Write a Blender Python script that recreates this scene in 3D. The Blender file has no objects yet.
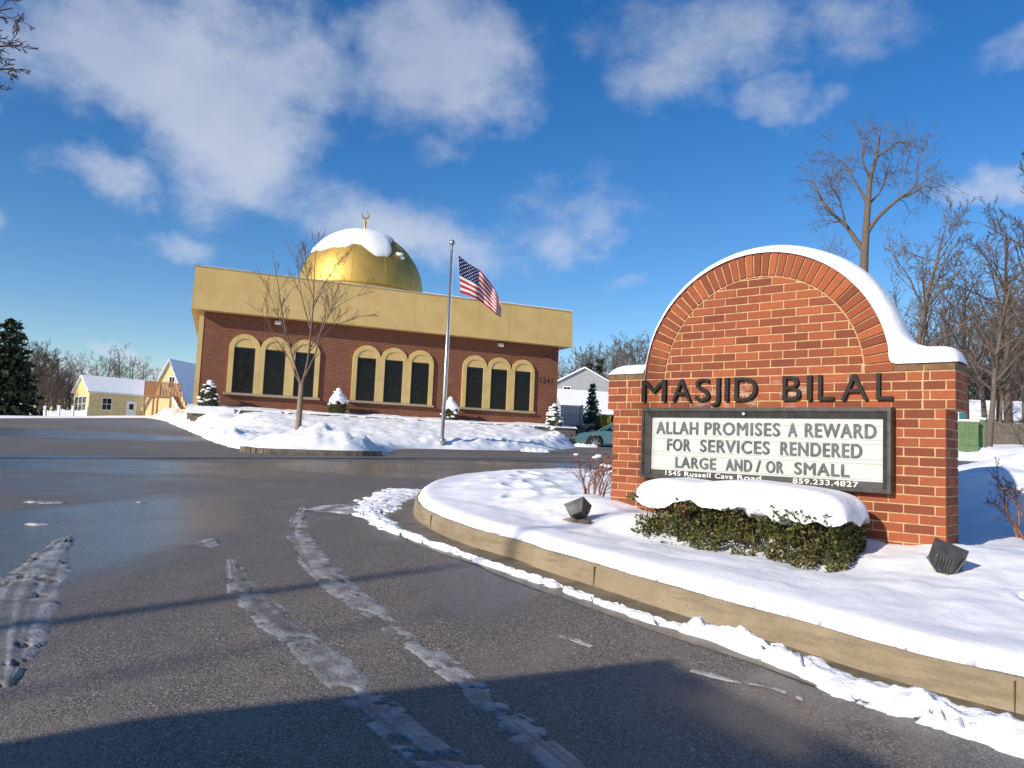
import bpy, bmesh, math, random
import numpy as np
from mathutils import Vector, Matrix

S = bpy.context.scene
COL = S.collection
rad = math.radians

# ------------------------------------------------------------------ camera, sky, sun, exposure
F = 769.0; PITCH = rad(4.68); ROLL = rad(2.45); EYE = 1.17
SUN_AZ = 42.0      # direction the light travels, degrees from +X towards +Y
SUN_EL = 24.0
SUN_POWER = 4.6
SKY_STRENGTH = 0.11
EXPOSURE = 0.18

_f = np.array([0, math.cos(PITCH), math.sin(PITCH)])
_r0 = np.array([1.0, 0, 0]); _u0 = np.array([0, -math.sin(PITCH), math.cos(PITCH)])
_R = math.cos(ROLL) * _r0 + math.sin(ROLL) * _u0
_U = -math.sin(ROLL) * _r0 + math.cos(ROLL) * _u0
EYEPOS = np.array([0, 0, EYE])

def ray(x, y):
    return _f + (x - 512) / F * _R - (y - 384) / F * _U

def at(x, y, Y):
    """point of the place seen at photo pixel x, y, at depth Y"""
    d = ray(x, y)
    return EYEPOS + d * (Y / d[1])

cam = bpy.data.cameras.new('camera'); camo = bpy.data.objects.new('camera', cam); COL.objects.link(camo)
cam.sensor_width = 36.0; cam.lens = F / 1024 * 36.0
cam.clip_start = 0.05; cam.clip_end = 3000
m = Matrix(((_R[0], _U[0], -_f[0], 0), (_R[1], _U[1], -_f[1], 0), (_R[2], _U[2], -_f[2], EYE), (0, 0, 0, 1)))
camo.matrix_world = m
S.camera = camo

sun = bpy.data.lights.new('sun', 'SUN'); sun.energy = SUN_POWER; sun.angle = rad(0.55); sun.color = (1.0, 0.90, 0.76)
suno = bpy.data.objects.new('sun', sun); COL.objects.link(suno)
_lt = Vector((math.cos(rad(SUN_AZ)) * math.cos(rad(SUN_EL)), math.sin(rad(SUN_AZ)) * math.cos(rad(SUN_EL)), -math.sin(rad(SUN_EL))))
suno.rotation_euler = _lt.to_track_quat('-Z', 'Y').to_euler()
suno.location = (-20, -20, 30)

world = bpy.data.worlds.new('World'); S.world = world; world.use_nodes = True
wn = world.node_tree; wn.nodes.clear()

def N(t, typ, **kw):
    n = t.nodes.new(typ)
    for k, v in kw.items():
        setattr(n, k, v)
    return n

def setin(t, sock, v):
    if isinstance(v, bpy.types.NodeSocket):
        t.links.new(v, sock)
    else:
        sock.default_value = v

def MATH(t, op, a, b=None, c=None, clamp=False):
    n = N(t, 'ShaderNodeMath', operation=op); n.use_clamp = clamp
    setin(t, n.inputs[0], a)
    if b is not None: setin(t, n.inputs[1], b)
    if c is not None: setin(t, n.inputs[2], c)
    return n.outputs[0]

def VMATH(t, op, a, b=None):
    n = N(t, 'ShaderNodeVectorMath', operation=op)
    setin(t, n.inputs[0], a)
    if b is not None: setin(t, n.inputs[1], b)
    return n.outputs[1] if op in ('LENGTH', 'DISTANCE', 'DOT_PRODUCT') else n.outputs[0]

def SMOOTH(t, v, a, b, o0=0.0, o1=1.0):
    n = N(t, 'ShaderNodeMapRange', interpolation_type='SMOOTHSTEP')
    setin(t, n.inputs[0], v)
    for i, q in enumerate((a, b, o0, o1)): setin(t, n.inputs[1 + i], q)
    return n.outputs[0]

def MIX(t, f, a, b, mode='MIX'):
    n = N(t, 'ShaderNodeMix', data_type='RGBA', blend_type=mode)
    setin(t, n.inputs[0], f)
    setin(t, n.inputs[6], a if isinstance(a, bpy.types.NodeSocket) else (*a[:3], 1))
    setin(t, n.inputs[7], b if isinstance(b, bpy.types.NodeSocket) else (*b[:3], 1))
    return n.outputs[2]

def NOISE(t, vec, scale, detail=3, rough=0.5, dist=0.0, out=0):
    n = N(t, 'ShaderNodeTexNoise')
    if vec is not None: setin(t, n.inputs['Vector'], vec)
    n.inputs['Scale'].default_value = scale; n.inputs['Detail'].default_value = detail
    n.inputs['Roughness'].default_value = rough; n.inputs['Distortion'].default_value = dist
    return n.outputs[out]

def build_sky():
    t = wn
    sky = N(t, 'ShaderNodeTexSky', sky_type='NISHITA')
    sky.sun_disc = False; sky.sun_elevation = rad(SUN_EL)
    sky.sun_rotation = rad(180 + 90 - SUN_AZ)
    sky.altitude = 300; sky.air_density = 1.0; sky.dust_density = 0.25; sky.ozone_density = 2.2
    hsv = N(t, 'ShaderNodeHueSaturation'); hsv.inputs['Saturation'].default_value = 1.38; hsv.inputs['Hue'].default_value = .509
    hsv.inputs['Value'].default_value = 1.14
    t.links.new(sky.outputs[0], hsv.inputs['Color'])
    tc = N(t, 'ShaderNodeTexCoord')
    d = tc.outputs['Generated']
    sep = N(t, 'ShaderNodeSeparateXYZ'); t.links.new(d, sep.inputs[0])
    # clouds lie on a high sheet: noise laid out on the direction, banks given as bearings
    big = NOISE(t, d, 5.5, 5, 0.55, 0.3, out=1)
    warp = VMATH(t, 'MULTIPLY', VMATH(t, 'SUBTRACT', big, (0.5, 0.5, 0.5)), (0.16, 0.16, 0.16))
    dw = VMATH(t, 'ADD', d, warp)
    banks = [(150, 70, 170, 95, .95), (215, 150, 110, 80, .95), (250, 35, 190, 60, .8), (430, 60, 120, 80, 1.0), (500, 95, 70, 55, .6),
             (95, 185, 75, 35, .6), (262, 185, 55, 45, .6), (400, 225, 150, 50, .62), (545, 215, 110, 45, .5), (440, 155, 40, 25, .4), (545, 190, 80, 35, .5),
             (590, 195, 50, 45, .4), (715, 45, 130, 70, .75), (660, 90, 70, 50, .6), (780, 105, 55, 25, .6), (860, 20, 90, 45, .5),
             (1000, 165, 80, 22, .55), (1010, 50, 50, 45, .4), (180, 245, 50, 18, .35), (150, 357, 80, 16, .75), (5, 232, 30, 25, .4),
             (60, 392, 260, 26, .7), (800, 405, 420, 22, .55), (-120, 120, 120, 60, .7), (1150, 90, 90, 60, .6), (620, 285, 50, 14, .25), (330, 215, 60, 30, .35)]
    tot = None
    for (x, y, rx, ry, s) in banks:
        c = ray(x, y); n = np.linalg.norm(c); c = c / n
        k = (rx / F / n)
        off = VMATH(t, 'SUBTRACT', dw, tuple(c))
        ell = VMATH(t, 'MULTIPLY', off, (1 / k, 1 / k, 1 / (ry / F / n)))
        b = SMOOTH(t, VMATH(t, 'LENGTH', ell), 1.35, 0.15, 0.0, s)
        tot = b if tot is None else MATH(t, 'MAXIMUM', tot, b)
    fine = NOISE(t, VMATH(t, 'MULTIPLY', d, (1, 1, 1.5)), 8.0, 10, 0.60, 0.0)
    wisp = SMOOTH(t, fine, 0.30, 0.62)
    # away from the listed banks a thin broken cloud cover
    general = SMOOTH(t, NOISE(t, d, 3.0, 4, .5), .52, .75, 0, .7)
    back = SMOOTH(t, sep.outputs[1], 0.35, -0.1)
    dens = MATH(t, 'MAXIMUM', tot, MATH(t, 'MULTIPLY', general, back))
    cov = SMOOTH(t, MATH(t, 'ADD', MATH(t, 'MULTIPLY', dens, .95), MATH(t, 'MULTIPLY', MATH(t, 'SUBTRACT', fine, .5), 1.5)), .14, .90)
    cov = MATH(t, 'MULTIPLY', cov, SMOOTH(t, dens, .02, .25))
    up = SMOOTH(t, sep.outputs[2], 0.05, 0.55)
    tone = NOISE(t, d, 7.0, 4, .5)
    lit = MIX(t, up, (5.6, 6.0, 7.1), (3.2, 3.8, 5.1))
    lit = MIX(t, SMOOTH(t, tone, .42, .68, 0, .6), lit, (5.2, 5.6, 6.6))
    colr = MIX(t, MATH(t, 'MULTIPLY', cov, 0.86), hsv.outputs[0], lit)
    bg = N(t, 'ShaderNodeBackground'); bg.inputs['Strength'].default_value = SKY_STRENGTH
    t.links.new(colr, bg.inputs['Color'])
    o = N(t, 'ShaderNodeOutputWorld'); t.links.new(bg.outputs[0], o.inputs['Surface'])
build_sky()

S.view_settings.view_transform = 'Standard'; S.view_settings.look = 'None'
S.view_settings.exposure = EXPOSURE; S.view_settings.gamma = 1.0; S.view_settings.use_curve_mapping = False
S.cycles.max_bounces = 6; S.cycles.diffuse_bounces = 3; S.cycles.glossy_bounces = 3; S.cycles.transmission_bounces = 3
S.cycles.use_denoising = True

# ------------------------------------------------------------------ numeric helpers
def _hash(ix, iy, seed):
    n = (ix.astype(np.int64) * 374761393 + iy.astype(np.int64) * 668265263 + seed * 1442695041) & 0x7fffffff
    n = ((n ^ (n >> 13)) * 1274126177) & 0x7fffffff
    return ((n ^ (n >> 16)) & 0xffff) / 65535.0

def vnoise(x, y, seed=0):
    x = np.asarray(x, float); y = np.asarray(y, float)
    ix = np.floor(x); iy = np.floor(y); fx = x - ix; fy = y - iy
    fx = fx * fx * fx * (fx * (fx * 6 - 15) + 10); fy = fy * fy * fy * (fy * (fy * 6 - 15) + 10)
    a = _hash(ix, iy, seed); b = _hash(ix + 1, iy, seed); c = _hash(ix, iy + 1, seed); d = _hash(ix + 1, iy + 1, seed)
    return (a * (1 - fx) + b * fx) * (1 - fy) + (c * (1 - fx) + d * fx) * fy

def fbm(x, y, seed=0, octv=4, gain=0.5):
    s = 0; a = 1; tot = 0
    for i in range(octv):
        s = s + a * vnoise(np.asarray(x) * 2 ** i + 17.3 * i, np.asarray(y) * 2 ** i - 9.1 * i, seed + i); tot += a; a *= gain
    return s / tot

def sstep(a, b, x):
    t = np.clip((np.asarray(x, float) - a) / (b - a), 0, 1)
    return t * t * (3 - 2 * t)

_hy = np.arange(-80, 500, 0.05)
_hz = np.interp(_hy, [-80, -5, 0, 3, 5.5, 10, 20, 28, 36, 44, 52, 90, 140, 500], [-2.5, -.25, 0, .14, .31, .52, .85, 1.09, 1.44, 1.80, 1.95, 2.90, 3.6, 4.2])
_k = np.hanning(33); _k /= _k.sum()
_hz = np.convolve(np.pad(_hz, 16, mode='edge'), _k, mode='valid')

def H(X, Y):
    """height of the paved ground"""
    X = np.asarray(X, float); Y = np.asarray(Y, float)
    base = np.interp(Y, _hy, _hz)
    side = sstep(24, 42, Y) * 0.045 * (np.clip(X, -34, -12) + 24) * (1 - sstep(-12, -2, X))
    bump = 0.006 * (fbm(X * 0.6, Y * 0.6, 5, 3) - .5) * 2
    return base + side + bump

def ground_hit(x, y, off=0.0):
    d = ray(x, y)
    Ys = np.arange(1.2, 80, 0.02)
    zz = EYE + d[2] / d[1] * Ys; hh = H(d[0] / d[1] * Ys, Ys) + off
    i = np.argmax(zz < hh)
    Y = Ys[i]
    p = EYEPOS + d * (Y / d[1])
    return np.array([p[0], p[1]])

def seg_dist(PX, PY, poly, closed=True):
    """distance from points to a polyline; also nearest arc position"""
    best = np.full(np.shape(PX), 1e9)
    n = len(poly)
    for i in range(n if closed else n - 1):
        ax, ay = poly[i]; bx, by = poly[(i + 1) % n]
        dx, dy = bx - ax, by - ay; L = dx * dx + dy * dy + 1e-12
        t = np.clip(((PX - ax) * dx + (PY - ay) * dy) / L, 0, 1)
        best = np.minimum(best, np.hypot(PX - ax - t * dx, PY - ay - t * dy))
    return best

def inside(PX, PY, poly):
    r = np.zeros(np.shape(PX), bool); n = len(poly)
    for i in range(n):
        ax, ay = poly[i]; bx, by = poly[(i + 1) % n]
        c = ((ay > PY) != (by > PY)) & (PX < (bx - ax) * (PY - ay) / (by - ay + 1e-15) + ax)
        r ^= c
    return r

def signed(PX, PY, poly):
    d = seg_dist(PX, PY, poly)
    return np.where(inside(PX, PY, poly), d, -d)

def spline(pts, n):
    """Catmull-Rom through the points"""
    P = [np.array(p, float) for p in pts]
    P = [2 * P[0] - P[1]] + P + [2 * P[-1] - P[-2]]
    out = []
    for i in range(1, len(P) - 2):
        for k in range(n):
            t = k / n
            out.append(0.5 * (2 * P[i] + (P[i + 1] - P[i - 1]) * t + (2 * P[i - 1] - 5 * P[i] + 4 * P[i + 1] - P[i + 2]) * t * t + (3 * P[i] - P[i - 1] - 3 * P[i + 1] + P[i + 2]) * t ** 3))
    out.append(P[-2])
    return out

# ------------------------------------------------------------------ object helpers
def tag(o, label=None, cat=None, group=None, kind=None):
    if label: o['label'] = label
    if cat: o['category'] = cat
    if group: o['group'] = group
    if kind: o['kind'] = kind
    return o

def empty(name, loc=(0, 0, 0), rz=0.0, label=None, cat=None, group=None, kind=None):
    o = bpy.data.objects.new(name, None); COL.objects.link(o)
    o.location = loc; o.rotation_euler = (0, 0, rz); o.empty_display_size = 0.2
    return tag(o, label, cat, group, kind)

def children_of(o):
    return [c for c in COL.objects if c.parent == o]

def copy_tree(o, parent=None):
    c = o.copy(); COL.objects.link(c)
    c.parent = parent
    for ch in children_of(o): copy_tree(ch, c)
    return c

class MB:
    def __init__(s):
        s.v = []; s.f = []; s.mi = []; s.cur = 0; s.col = []
        s.shade = 0.5
    def add(s, verts, faces):
        o = len(s.v)
        s.v.extend([tuple(map(float, v)) for v in verts])
        s.col.extend([s.shade] * len(verts))
        for f in faces:
            s.f.append([i + o for i in f]); s.mi.append(s.cur)
    def box(s, x0, x1, y0, y1, z0, z1, M=None):
        v = [(x, y, z) for z in (z0, z1) for y in (y0, y1) for x in (x0, x1)]
        if M is not None: v = [tuple(M @ Vector(p)) for p in v]
        s.add(v, [(0, 2, 3, 1), (4, 5, 7, 6), (0, 1, 5, 4), (1, 3, 7, 5), (3, 2, 6, 7), (2, 0, 4, 6)])
    def bar(s, a, b, w, h, up=(0, 0, 1)):
        a = Vector(a); b = Vector(b); d = b - a; L = d.length; d.normalize()
        u = Vector(up); x = d.cross(u)
        if x.length < 1e-4: x = d.cross(Vector((0, 1, 0)))
        x.normalize(); u = x.cross(d)
        v = [a + d * (L * k) + x * (w / 2 * i) + u * (h / 2 * j) for k in (0, 1) for j in (-1, 1) for i in (-1, 1)]
        s.add(v, [(0, 1, 3, 2), (4, 6, 7, 5), (0, 4, 5, 1), (1, 5, 7, 3), (3, 7, 6, 2), (2, 6, 4, 0)])
    def tube(s, pts, radii, k=6, cap=True):
        pts = [Vector(p) for p in pts]; n = len(pts)
        if not hasattr(radii, '__len__'): radii = [radii] * n
        ref = None; verts = []
        for i, p in enumerate(pts):
            d = (pts[min(i + 1, n - 1)] - pts[max(i - 1, 0)])
            if d.length < 1e-9: d = Vector((0, 0, 1))
            d.normalize()
            if ref is None:
                ref = d.cross(Vector((0.31, 0.95, 0.05)))
                if ref.length < 1e-3: ref = d.cross(Vector((1, 0, 0)))
            ref = ref - d * ref.dot(d); ref.normalize()
            b = d.cross(ref)
            for j in range(k):
                a = 2 * math.pi * j / k
                verts.append(p + (ref * math.cos(a) + b * math.sin(a)) * radii[i])
        fs = [(i * k + j, i * k + (j + 1) % k, (i + 1) * k + (j + 1) % k, (i + 1) * k + j) for i in range(n - 1) for j in range(k)]
        if cap:
            fs.append(tuple(range(k - 1, -1, -1))); fs.append(tuple((n - 1) * k + j for j in range(k)))
        s.add(verts, fs)
    def lathe(s, prof, k=24, c=(0, 0, 0)):
        v = []; n = len(prof)
        for (r, z) in prof:
            for j in range(k):
                a = 2 * math.pi * j / k
                v.append((c[0] + r * math.cos(a), c[1] + r * math.sin(a), c[2] + z))
        fs = [(i * k + j, i * k + (j + 1) % k, (i + 1) * k + (j + 1) % k, (i + 1) * k + j) for i in range(n - 1) for j in range(k)]
        fs.append(tuple(range(k - 1, -1, -1))); fs.append(tuple((n - 1) * k + j for j in range(k)))
        s.add(v, fs)
    def prism(s, poly, y0, y1):
        """polygon in the x-z plane swept along y"""
        n = len(poly)
        v = [(p[0], y0, p[1]) for p in poly] + [(p[0], y1, p[1]) for p in poly]
        fs = [tuple(range(n)), tuple(range(2 * n - 1, n - 1, -1))]
        fs += [(i, i + n, (i + 1) % n + n, (i + 1) % n) for i in range(n)]
        s.add(v, fs)
    def build(s, name, mats, parent=None, smooth=False, shade=False, bevel=0.0, autosmooth=None, loc=None):
        me = bpy.data.meshes.new(name); me.from_pydata(s.v, [], s.f)
        if not isinstance(mats, (list, tuple)): mats = [mats]
        for mm in mats: me.materials.append(mm)
        if len(mats) > 1: me.polygons.foreach_set('material_index', s.mi)
        if shade:
            at_ = me.attributes.new('shade', 'FLOAT', 'POINT'); at_.data.foreach_set('value', np.array(s.col, dtype=np.float32))
        bm = bmesh.new(); bm.from_mesh(me)
        if not smooth: bmesh.ops.recalc_face_normals(bm, faces=bm.faces)
        bm.to_mesh(me); bm.free()
        if smooth: me.polygons.foreach_set('use_smooth', [True] * len(me.polygons))
        me.update()
        o = bpy.data.objects.new(name, me); COL.objects.link(o)
        if parent: o.parent = parent
        if loc is not None: o.location = loc
        if bevel:
            b = o.modifiers.new('bevel', 'BEVEL'); b.width = bevel; b.segments = 2; b.limit_method = 'ANGLE'; b.angle_limit = rad(40)
        if autosmooth:
            me.polygons.foreach_set('use_smooth', [True] * len(me.polygons))
            me.set_sharp_from_angle(angle=rad(autosmooth))
        return o

def grid_mesh(name, X, Y, Z, mat, parent=None, keep=None, smooth=True):
    ny, nx = X.shape
    v = np.stack([X, Y, Z], -1).reshape(-1, 3)
    i = np.arange(ny * nx).reshape(ny, nx)
    q = np.stack([i[:-1, :-1], i[:-1, 1:], i[1:, 1:], i[1:, :-1]], -1).reshape(-1, 4)
    if keep is not None:
        k = keep[:-1, :-1] | keep[:-1, 1:] | keep[1:, 1:] | keep[1:, :-1]
        q = q[k.reshape(-1)]
        used = np.unique(q); mp = -np.ones(len(v), int); mp[used] = np.arange(len(used)); v = v[used]; q = mp[q]
    me = bpy.data.meshes.new(name); me.from_pydata(v.tolist(), [], q.tolist())
    me.materials.append(mat); me.update()
    if smooth: me.polygons.foreach_set('use_smooth', [True] * len(me.polygons))
    o = bpy.data.objects.new(name, me); COL.objects.link(o)
    if parent: o.parent = parent
    return o

# ------------------------------------------------------------------ materials
def newmat(name):
    mt = bpy.data.materials.new(name); mt.use_nodes = True
    t = mt.node_tree; b = t.nodes['Principled BSDF']
    return mt, t, b

def objco(t):
    return N(t, 'ShaderNodeTexCoord').outputs['Object']

def bump(t, b, h, strength, dist):
    n = N(t, 'ShaderNodeBump'); n.inputs['Strength'].default_value = strength; n.inputs['Distance'].default_value = dist
    setin(t, n.inputs['Height'], h); t.links.new(n.outputs[0], b.inputs['Normal'])

def mat(name, c1, c2=None, scale=6.0, rough=0.7, metal=0.0, bstr=0.0, bdist=0.01, bscale=None, spec=0.5, lo=.35, hi=.65, detail=4):
    mt, t, b = newmat(name)
    co = objco(t)
    nz = NOISE(t, co, scale, detail, .55)
    setin(t, b.inputs['Base Color'], MIX(t, SMOOTH(t, nz, lo, hi), c1, c2 or tuple(min(1, x * .8) for x in c1)))
    b.inputs['Roughness'].default_value = rough; b.inputs['Metallic'].default_value = metal
    b.inputs['Specular IOR Level'].default_value = spec
    if bstr: bump(t, b, NOISE(t, co, bscale or scale * 5, 4, .6), bstr, bdist)
    return mt

def snow_mat(name, dirt=0.0, crisp=1.0):
    mt, t, b = newmat(name); co = objco(t)
    n1 = NOISE(t, co, 3.0, 5, .6); n2 = NOISE(t, co, 45.0, 4, .65)
    base = MIX(t, SMOOTH(t, n1, .3, .7), (.90, .905, .92), (.84, .85, .875))
    if dirt:
        n3 = NOISE(t, co, 9.0, 6, .7)
        base = MIX(t, SMOOTH(t, n3, .5, .72, 0, dirt), base, (.30, .27, .24))
    setin(t, b.inputs['Base Color'], base)
    b.inputs['Roughness'].default_value = .62; b.inputs['Specular IOR Level'].default_value = .3
    h = MATH(t, 'ADD', MATH(t, 'MULTIPLY', n2, .5), NOISE(t, co, 11.0, 5, .6))
    bump(t, b, h, .35 * crisp, .02)
    return mt

SNOW = snow_mat('snow')
SNOW_DIRTY = snow_mat('dirty_snow', .55, 1.6)
SNOW_FAR = snow_mat('field_snow', 0.0, 1.0)
SNOW_SCRAP = snow_mat('plowed_snow', .22, 2.0)

def asphalt_mat():
    mt, t, b = newmat('asphalt'); co = objco(t)
    sp = N(t, 'ShaderNodeTexVoronoi'); sp.inputs['Scale'].default_value = 150.0; setin(t, sp.inputs['Vector'], co)
    g = NOISE(t, co, 160.0, 3, .7); big = NOISE(t, co, .55, 5, .6); mid = NOISE(t, VMATH(t, 'MULTIPLY', co, (1.0, .45, 1)), 3.0, 6, .65)
    base = MIX(t, SMOOTH(t, g, .35, .68), (.060, .051, .043), (.31, .263, .218))
    sepc = N(t, 'ShaderNodeSeparateColor'); t.links.new(sp.outputs['Color'], sepc.inputs[0])
    base = MIX(t, SMOOTH(t, sepc.outputs[0], .78, .92, 0, .9), base, (.44, .40, .345))
    base = MIX(t, SMOOTH(t, sepc.outputs[1], .76, .92, 0, .9), base, (.030, .028, .027))
    base = MIX(t, SMOOTH(t, mid, .42, .70, 0, .5), base, (.25, .215, .18))
    base = MIX(t, SMOOTH(t, big, .38, .62, .0, .4), base, (.115, .10, .086))
    # wet areas: melt water lies on the lot in broad patches
    sep = N(t, 'ShaderNodeSeparateXYZ'); setin(t, sep.inputs[0], VMATH(t, 'ADD', co, VMATH(t, 'MULTIPLY', NOISE(t, co, 1.3, 4, .6, out=1), (.9, 1.6, 0))))
    wet = None
    for (x, y, rx, ry, s) in WET:
        e = MATH(t, 'SQRT', MATH(t, 'ADD', MATH(t, 'POWER', MATH(t, 'DIVIDE', MATH(t, 'SUBTRACT', sep.outputs[0], x + .45), rx), 2.0),
                                 MATH(t, 'POWER', MATH(t, 'DIVIDE', MATH(t, 'SUBTRACT', sep.outputs[1], y + .8), ry), 2.0)))
        w = SMOOTH(t, e, 1.15, .6, 0, s)
        wet = w if wet is None else MATH(t, 'MAXIMUM', wet, w)
    base = MIX(t, MATH(t, 'MULTIPLY', wet, .45), base, (.022, .021, .021))
    setin(t, b.inputs['Base Color'], base)
    rough = MATH(t, 'SUBTRACT', SMOOTH(t, big, .3, .7, .70, .55), MATH(t, 'MULTIPLY', wet, .42))
    setin(t, b.inputs['Roughness'], rough); b.inputs['Specular IOR Level'].default_value = .4
    n = N(t, 'ShaderNodeBump'); n.inputs['Distance'].default_value = .006
    setin(t, n.inputs['Strength'], MATH(t, 'SUBTRACT', .75, MATH(t, 'MULTIPLY', wet, .68)))
    setin(t, n.inputs['Height'], MATH(t, 'ADD', g, MATH(t, 'MULTIPLY', sp.outputs['Distance'], .6)))
    t.links.new(n.outputs[0], b.inputs['Normal'])
    return mt
WET = [(-3.4, 6.3, 1.35, 3.3, .88), (-7.5, 12.5, 5.5, 2.2, .75), (-1.0, 14.5, 5.0, 2.6, .85), (-4.5, 9.6, 2.6, 1.6, .6), (-1.6, 8.6, 1.2, 1.2, .55), (3.0, 17.5, 6, 2.5, .85), (-16, 24, 10, 4, .7),
       (-1.0, 6.9, .9, .8, .6), (-12, 33, 10, 4, .6), (14, 22, 8, 4, .6), (-.1, 5.2, .45, 1.2, .6), (1.55, 3.35, .9, .5, .8)]
ASPHALT = asphalt_mat()

def slush_mat(name, light):
    mt, t, b = newmat(name); co = objco(t)
    n1 = NOISE(t, co, 7.0, 6, .7); n2 = NOISE(t, co, 60.0, 4, .7)
    base = MIX(t, SMOOTH(t, n1, .34, .62), (.16, .15, .14), (light, light * .99, light * .98))
    base = MIX(t, SMOOTH(t, n2, .45, .75, 0, .45), base, (.10, .095, .09))
    at_ = N(t, 'ShaderNodeAttribute', attribute_name='shade')
    base = MIX(t, SMOOTH(t, at_.outputs['Fac'], .55, .30, 0, .7), base, (.11, .10, .092))
    setin(t, b.inputs['Base Color'], base); b.inputs['Roughness'].default_value = .42
    bump(t, b, MATH(t, 'ADD', n1, MATH(t, 'MULTIPLY', n2, .5)), .8, .02)
    return mt
SLUSH = slush_mat('packed_slush', .40)
SLUSH_W = slush_mat('white_slush', .75)

CONCRETE = None
def concrete():
    mt, t, b = newmat('kerb_concrete'); co = objco(t)
    a = NOISE(t, co, 3.0, 5, .65); g = NOISE(t, co, 70, 4, .7)
    base = MIX(t, SMOOTH(t, a, .3, .7), (.235, .18, .11), (.33, .26, .165))
    base = MIX(t, SMOOTH(t, g, .5, .75, 0, .55), base, (.13, .10, .066))
    st = NOISE(t, VMATH(t, 'MULTIPLY', co, (1.2, 1.2, 9)), 1.6, 5, .65)
    base = MIX(t, SMOOTH(t, st, .48, .68, 0, .6), base, (.15, .115, .07))
    setin(t, b.inputs['Base Color'], base); b.inputs['Roughness'].default_value = .75
    bump(t, b, g, .5, .006)
    return mt
CONCRETE = concrete()
DARKTRIM_ = mat('joint_filler', (.09, .07, .045), (.12, .095, .06), 30, .9)
WETCONC = mat('wet_gutter', (.10, .083, .06), (.20, .165, .12), 5, .35, bstr=.4, bdist=.005, bscale=70)

def brick_tex_mat(name, cA, cB, mortar, rowh=.0677, bw=.2033):
    mt, t, b = newmat(name); co = objco(t)
    ge = N(t, 'ShaderNodeNewGeometry'); vt = N(t, 'ShaderNodeVectorTransform', vector_type='NORMAL', convert_from='WORLD', convert_to='OBJECT')
    t.links.new(ge.outputs['True Normal'], vt.inputs[0])
    sn = N(t, 'ShaderNodeSeparateXYZ'); t.links.new(vt.outputs[0], sn.inputs[0])
    sp = N(t, 'ShaderNodeSeparateXYZ'); setin(t, sp.inputs[0], co)
    side = MATH(t, 'GREATER_THAN', MATH(t, 'ABSOLUTE', sn.outputs[0]), .5)
    u = MATH(t, 'ADD', MATH(t, 'MULTIPLY', sp.outputs[1], side), MATH(t, 'MULTIPLY', sp.outputs[0], MATH(t, 'SUBTRACT', 1.0, side)))
    cb = N(t, 'ShaderNodeCombineXYZ'); setin(t, cb.inputs[0], u); setin(t, cb.inputs[1], sp.outputs[2])
    br = N(t, 'ShaderNodeTexBrick'); t.links.new(cb.outputs[0], br.inputs['Vector'])
    br.inputs['Scale'].default_value = 1.0; br.inputs['Brick Width'].default_value = bw; br.inputs['Row Height'].default_value = rowh
    br.inputs['Mortar Size'].default_value = .0055; br.inputs['Mortar Smooth'].default_value = .1; br.inputs['Bias'].default_value = -.1
    br.inputs['Color1'].default_value = (*cA, 1); br.inputs['Color2'].default_value = (*cB, 1); br.inputs['Mortar'].default_value = (*mortar, 1)
    nz = NOISE(t, co, 1.2, 5, .6)
    setin(t, b.inputs['Base Color'], MIX(t, SMOOTH(t, nz, .35, .7, 0, .3), br.outputs[0], tuple(x * .7 for x in cA)))
    b.inputs['Roughness'].default_value = .85
    bump(t, b, MATH(t, 'SUBTRACT', 1.0, br.outputs['Fac']), .6, .008)
    return mt
WALL_BRICK = brick_tex_mat('mosque_brick', (.215, .055, .026), (.15, .038, .020), (.31, .205, .125))

def sign_brick_mat():
    mt, t, b = newmat('sign_brick'); co = objco(t)
    at_ = N(t, 'ShaderNodeAttribute', attribute_name='shade')
    n1 = NOISE(t, co, 28, 5, .7); n2 = NOISE(t, co, 130, 3, .7)
    base = MIX(t, at_.outputs['Fac'], (.175, .039, .016), (.36, .090, .031))
    base = MIX(t, SMOOTH(t, n1, .5, .78, 0, .5), base, (.15, .038, .02))
    base = MIX(t, SMOOTH(t, n2, .55, .8, 0, .5), base, (.45, .19, .10))
    # pale efflorescence where water runs behind the letters
    n3 = NOISE(t, VMATH(t, 'MULTIPLY', co, (2.2, 1, 5)), 2.3, 5, .6)
    sp = N(t, 'ShaderNodeSeparateXYZ'); setin(t, sp.inputs[0], co)
    zone = SMOOTH(t, MATH(t, 'ABSOLUTE', MATH(t, 'SUBTRACT', sp.outputs[2], 1.22)), .17, .02)
    zx = SMOOTH(t, MATH(t, 'ABSOLUTE', sp.outputs[0]), .8, .2)
    base = MIX(t, MATH(t, 'MULTIPLY', MATH(t, 'MULTIPLY', SMOOTH(t, n3, .50, .64, 0, .8), zone), zx), base, (.55, .42, .36))
    setin(t, b.inputs['Base Color'], base); b.inputs['Roughness'].default_value = .82
    bump(t, b, MATH(t, 'ADD', n1, MATH(t, 'MULTIPLY', n2, .6)), .55, .004)
    return mt
SIGN_BRICK = sign_brick_mat()
MORTAR = mat('sign_mortar', (.56, .37, .19), (.42, .26, .13), 14, .9, bstr=.4, bdist=.004, bscale=90)
CAPBRICK = mat('cap_brick', (.20, .105, .05), (.13, .07, .035), 12, .85, bstr=.4, bdist=.004, bscale=80)

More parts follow.
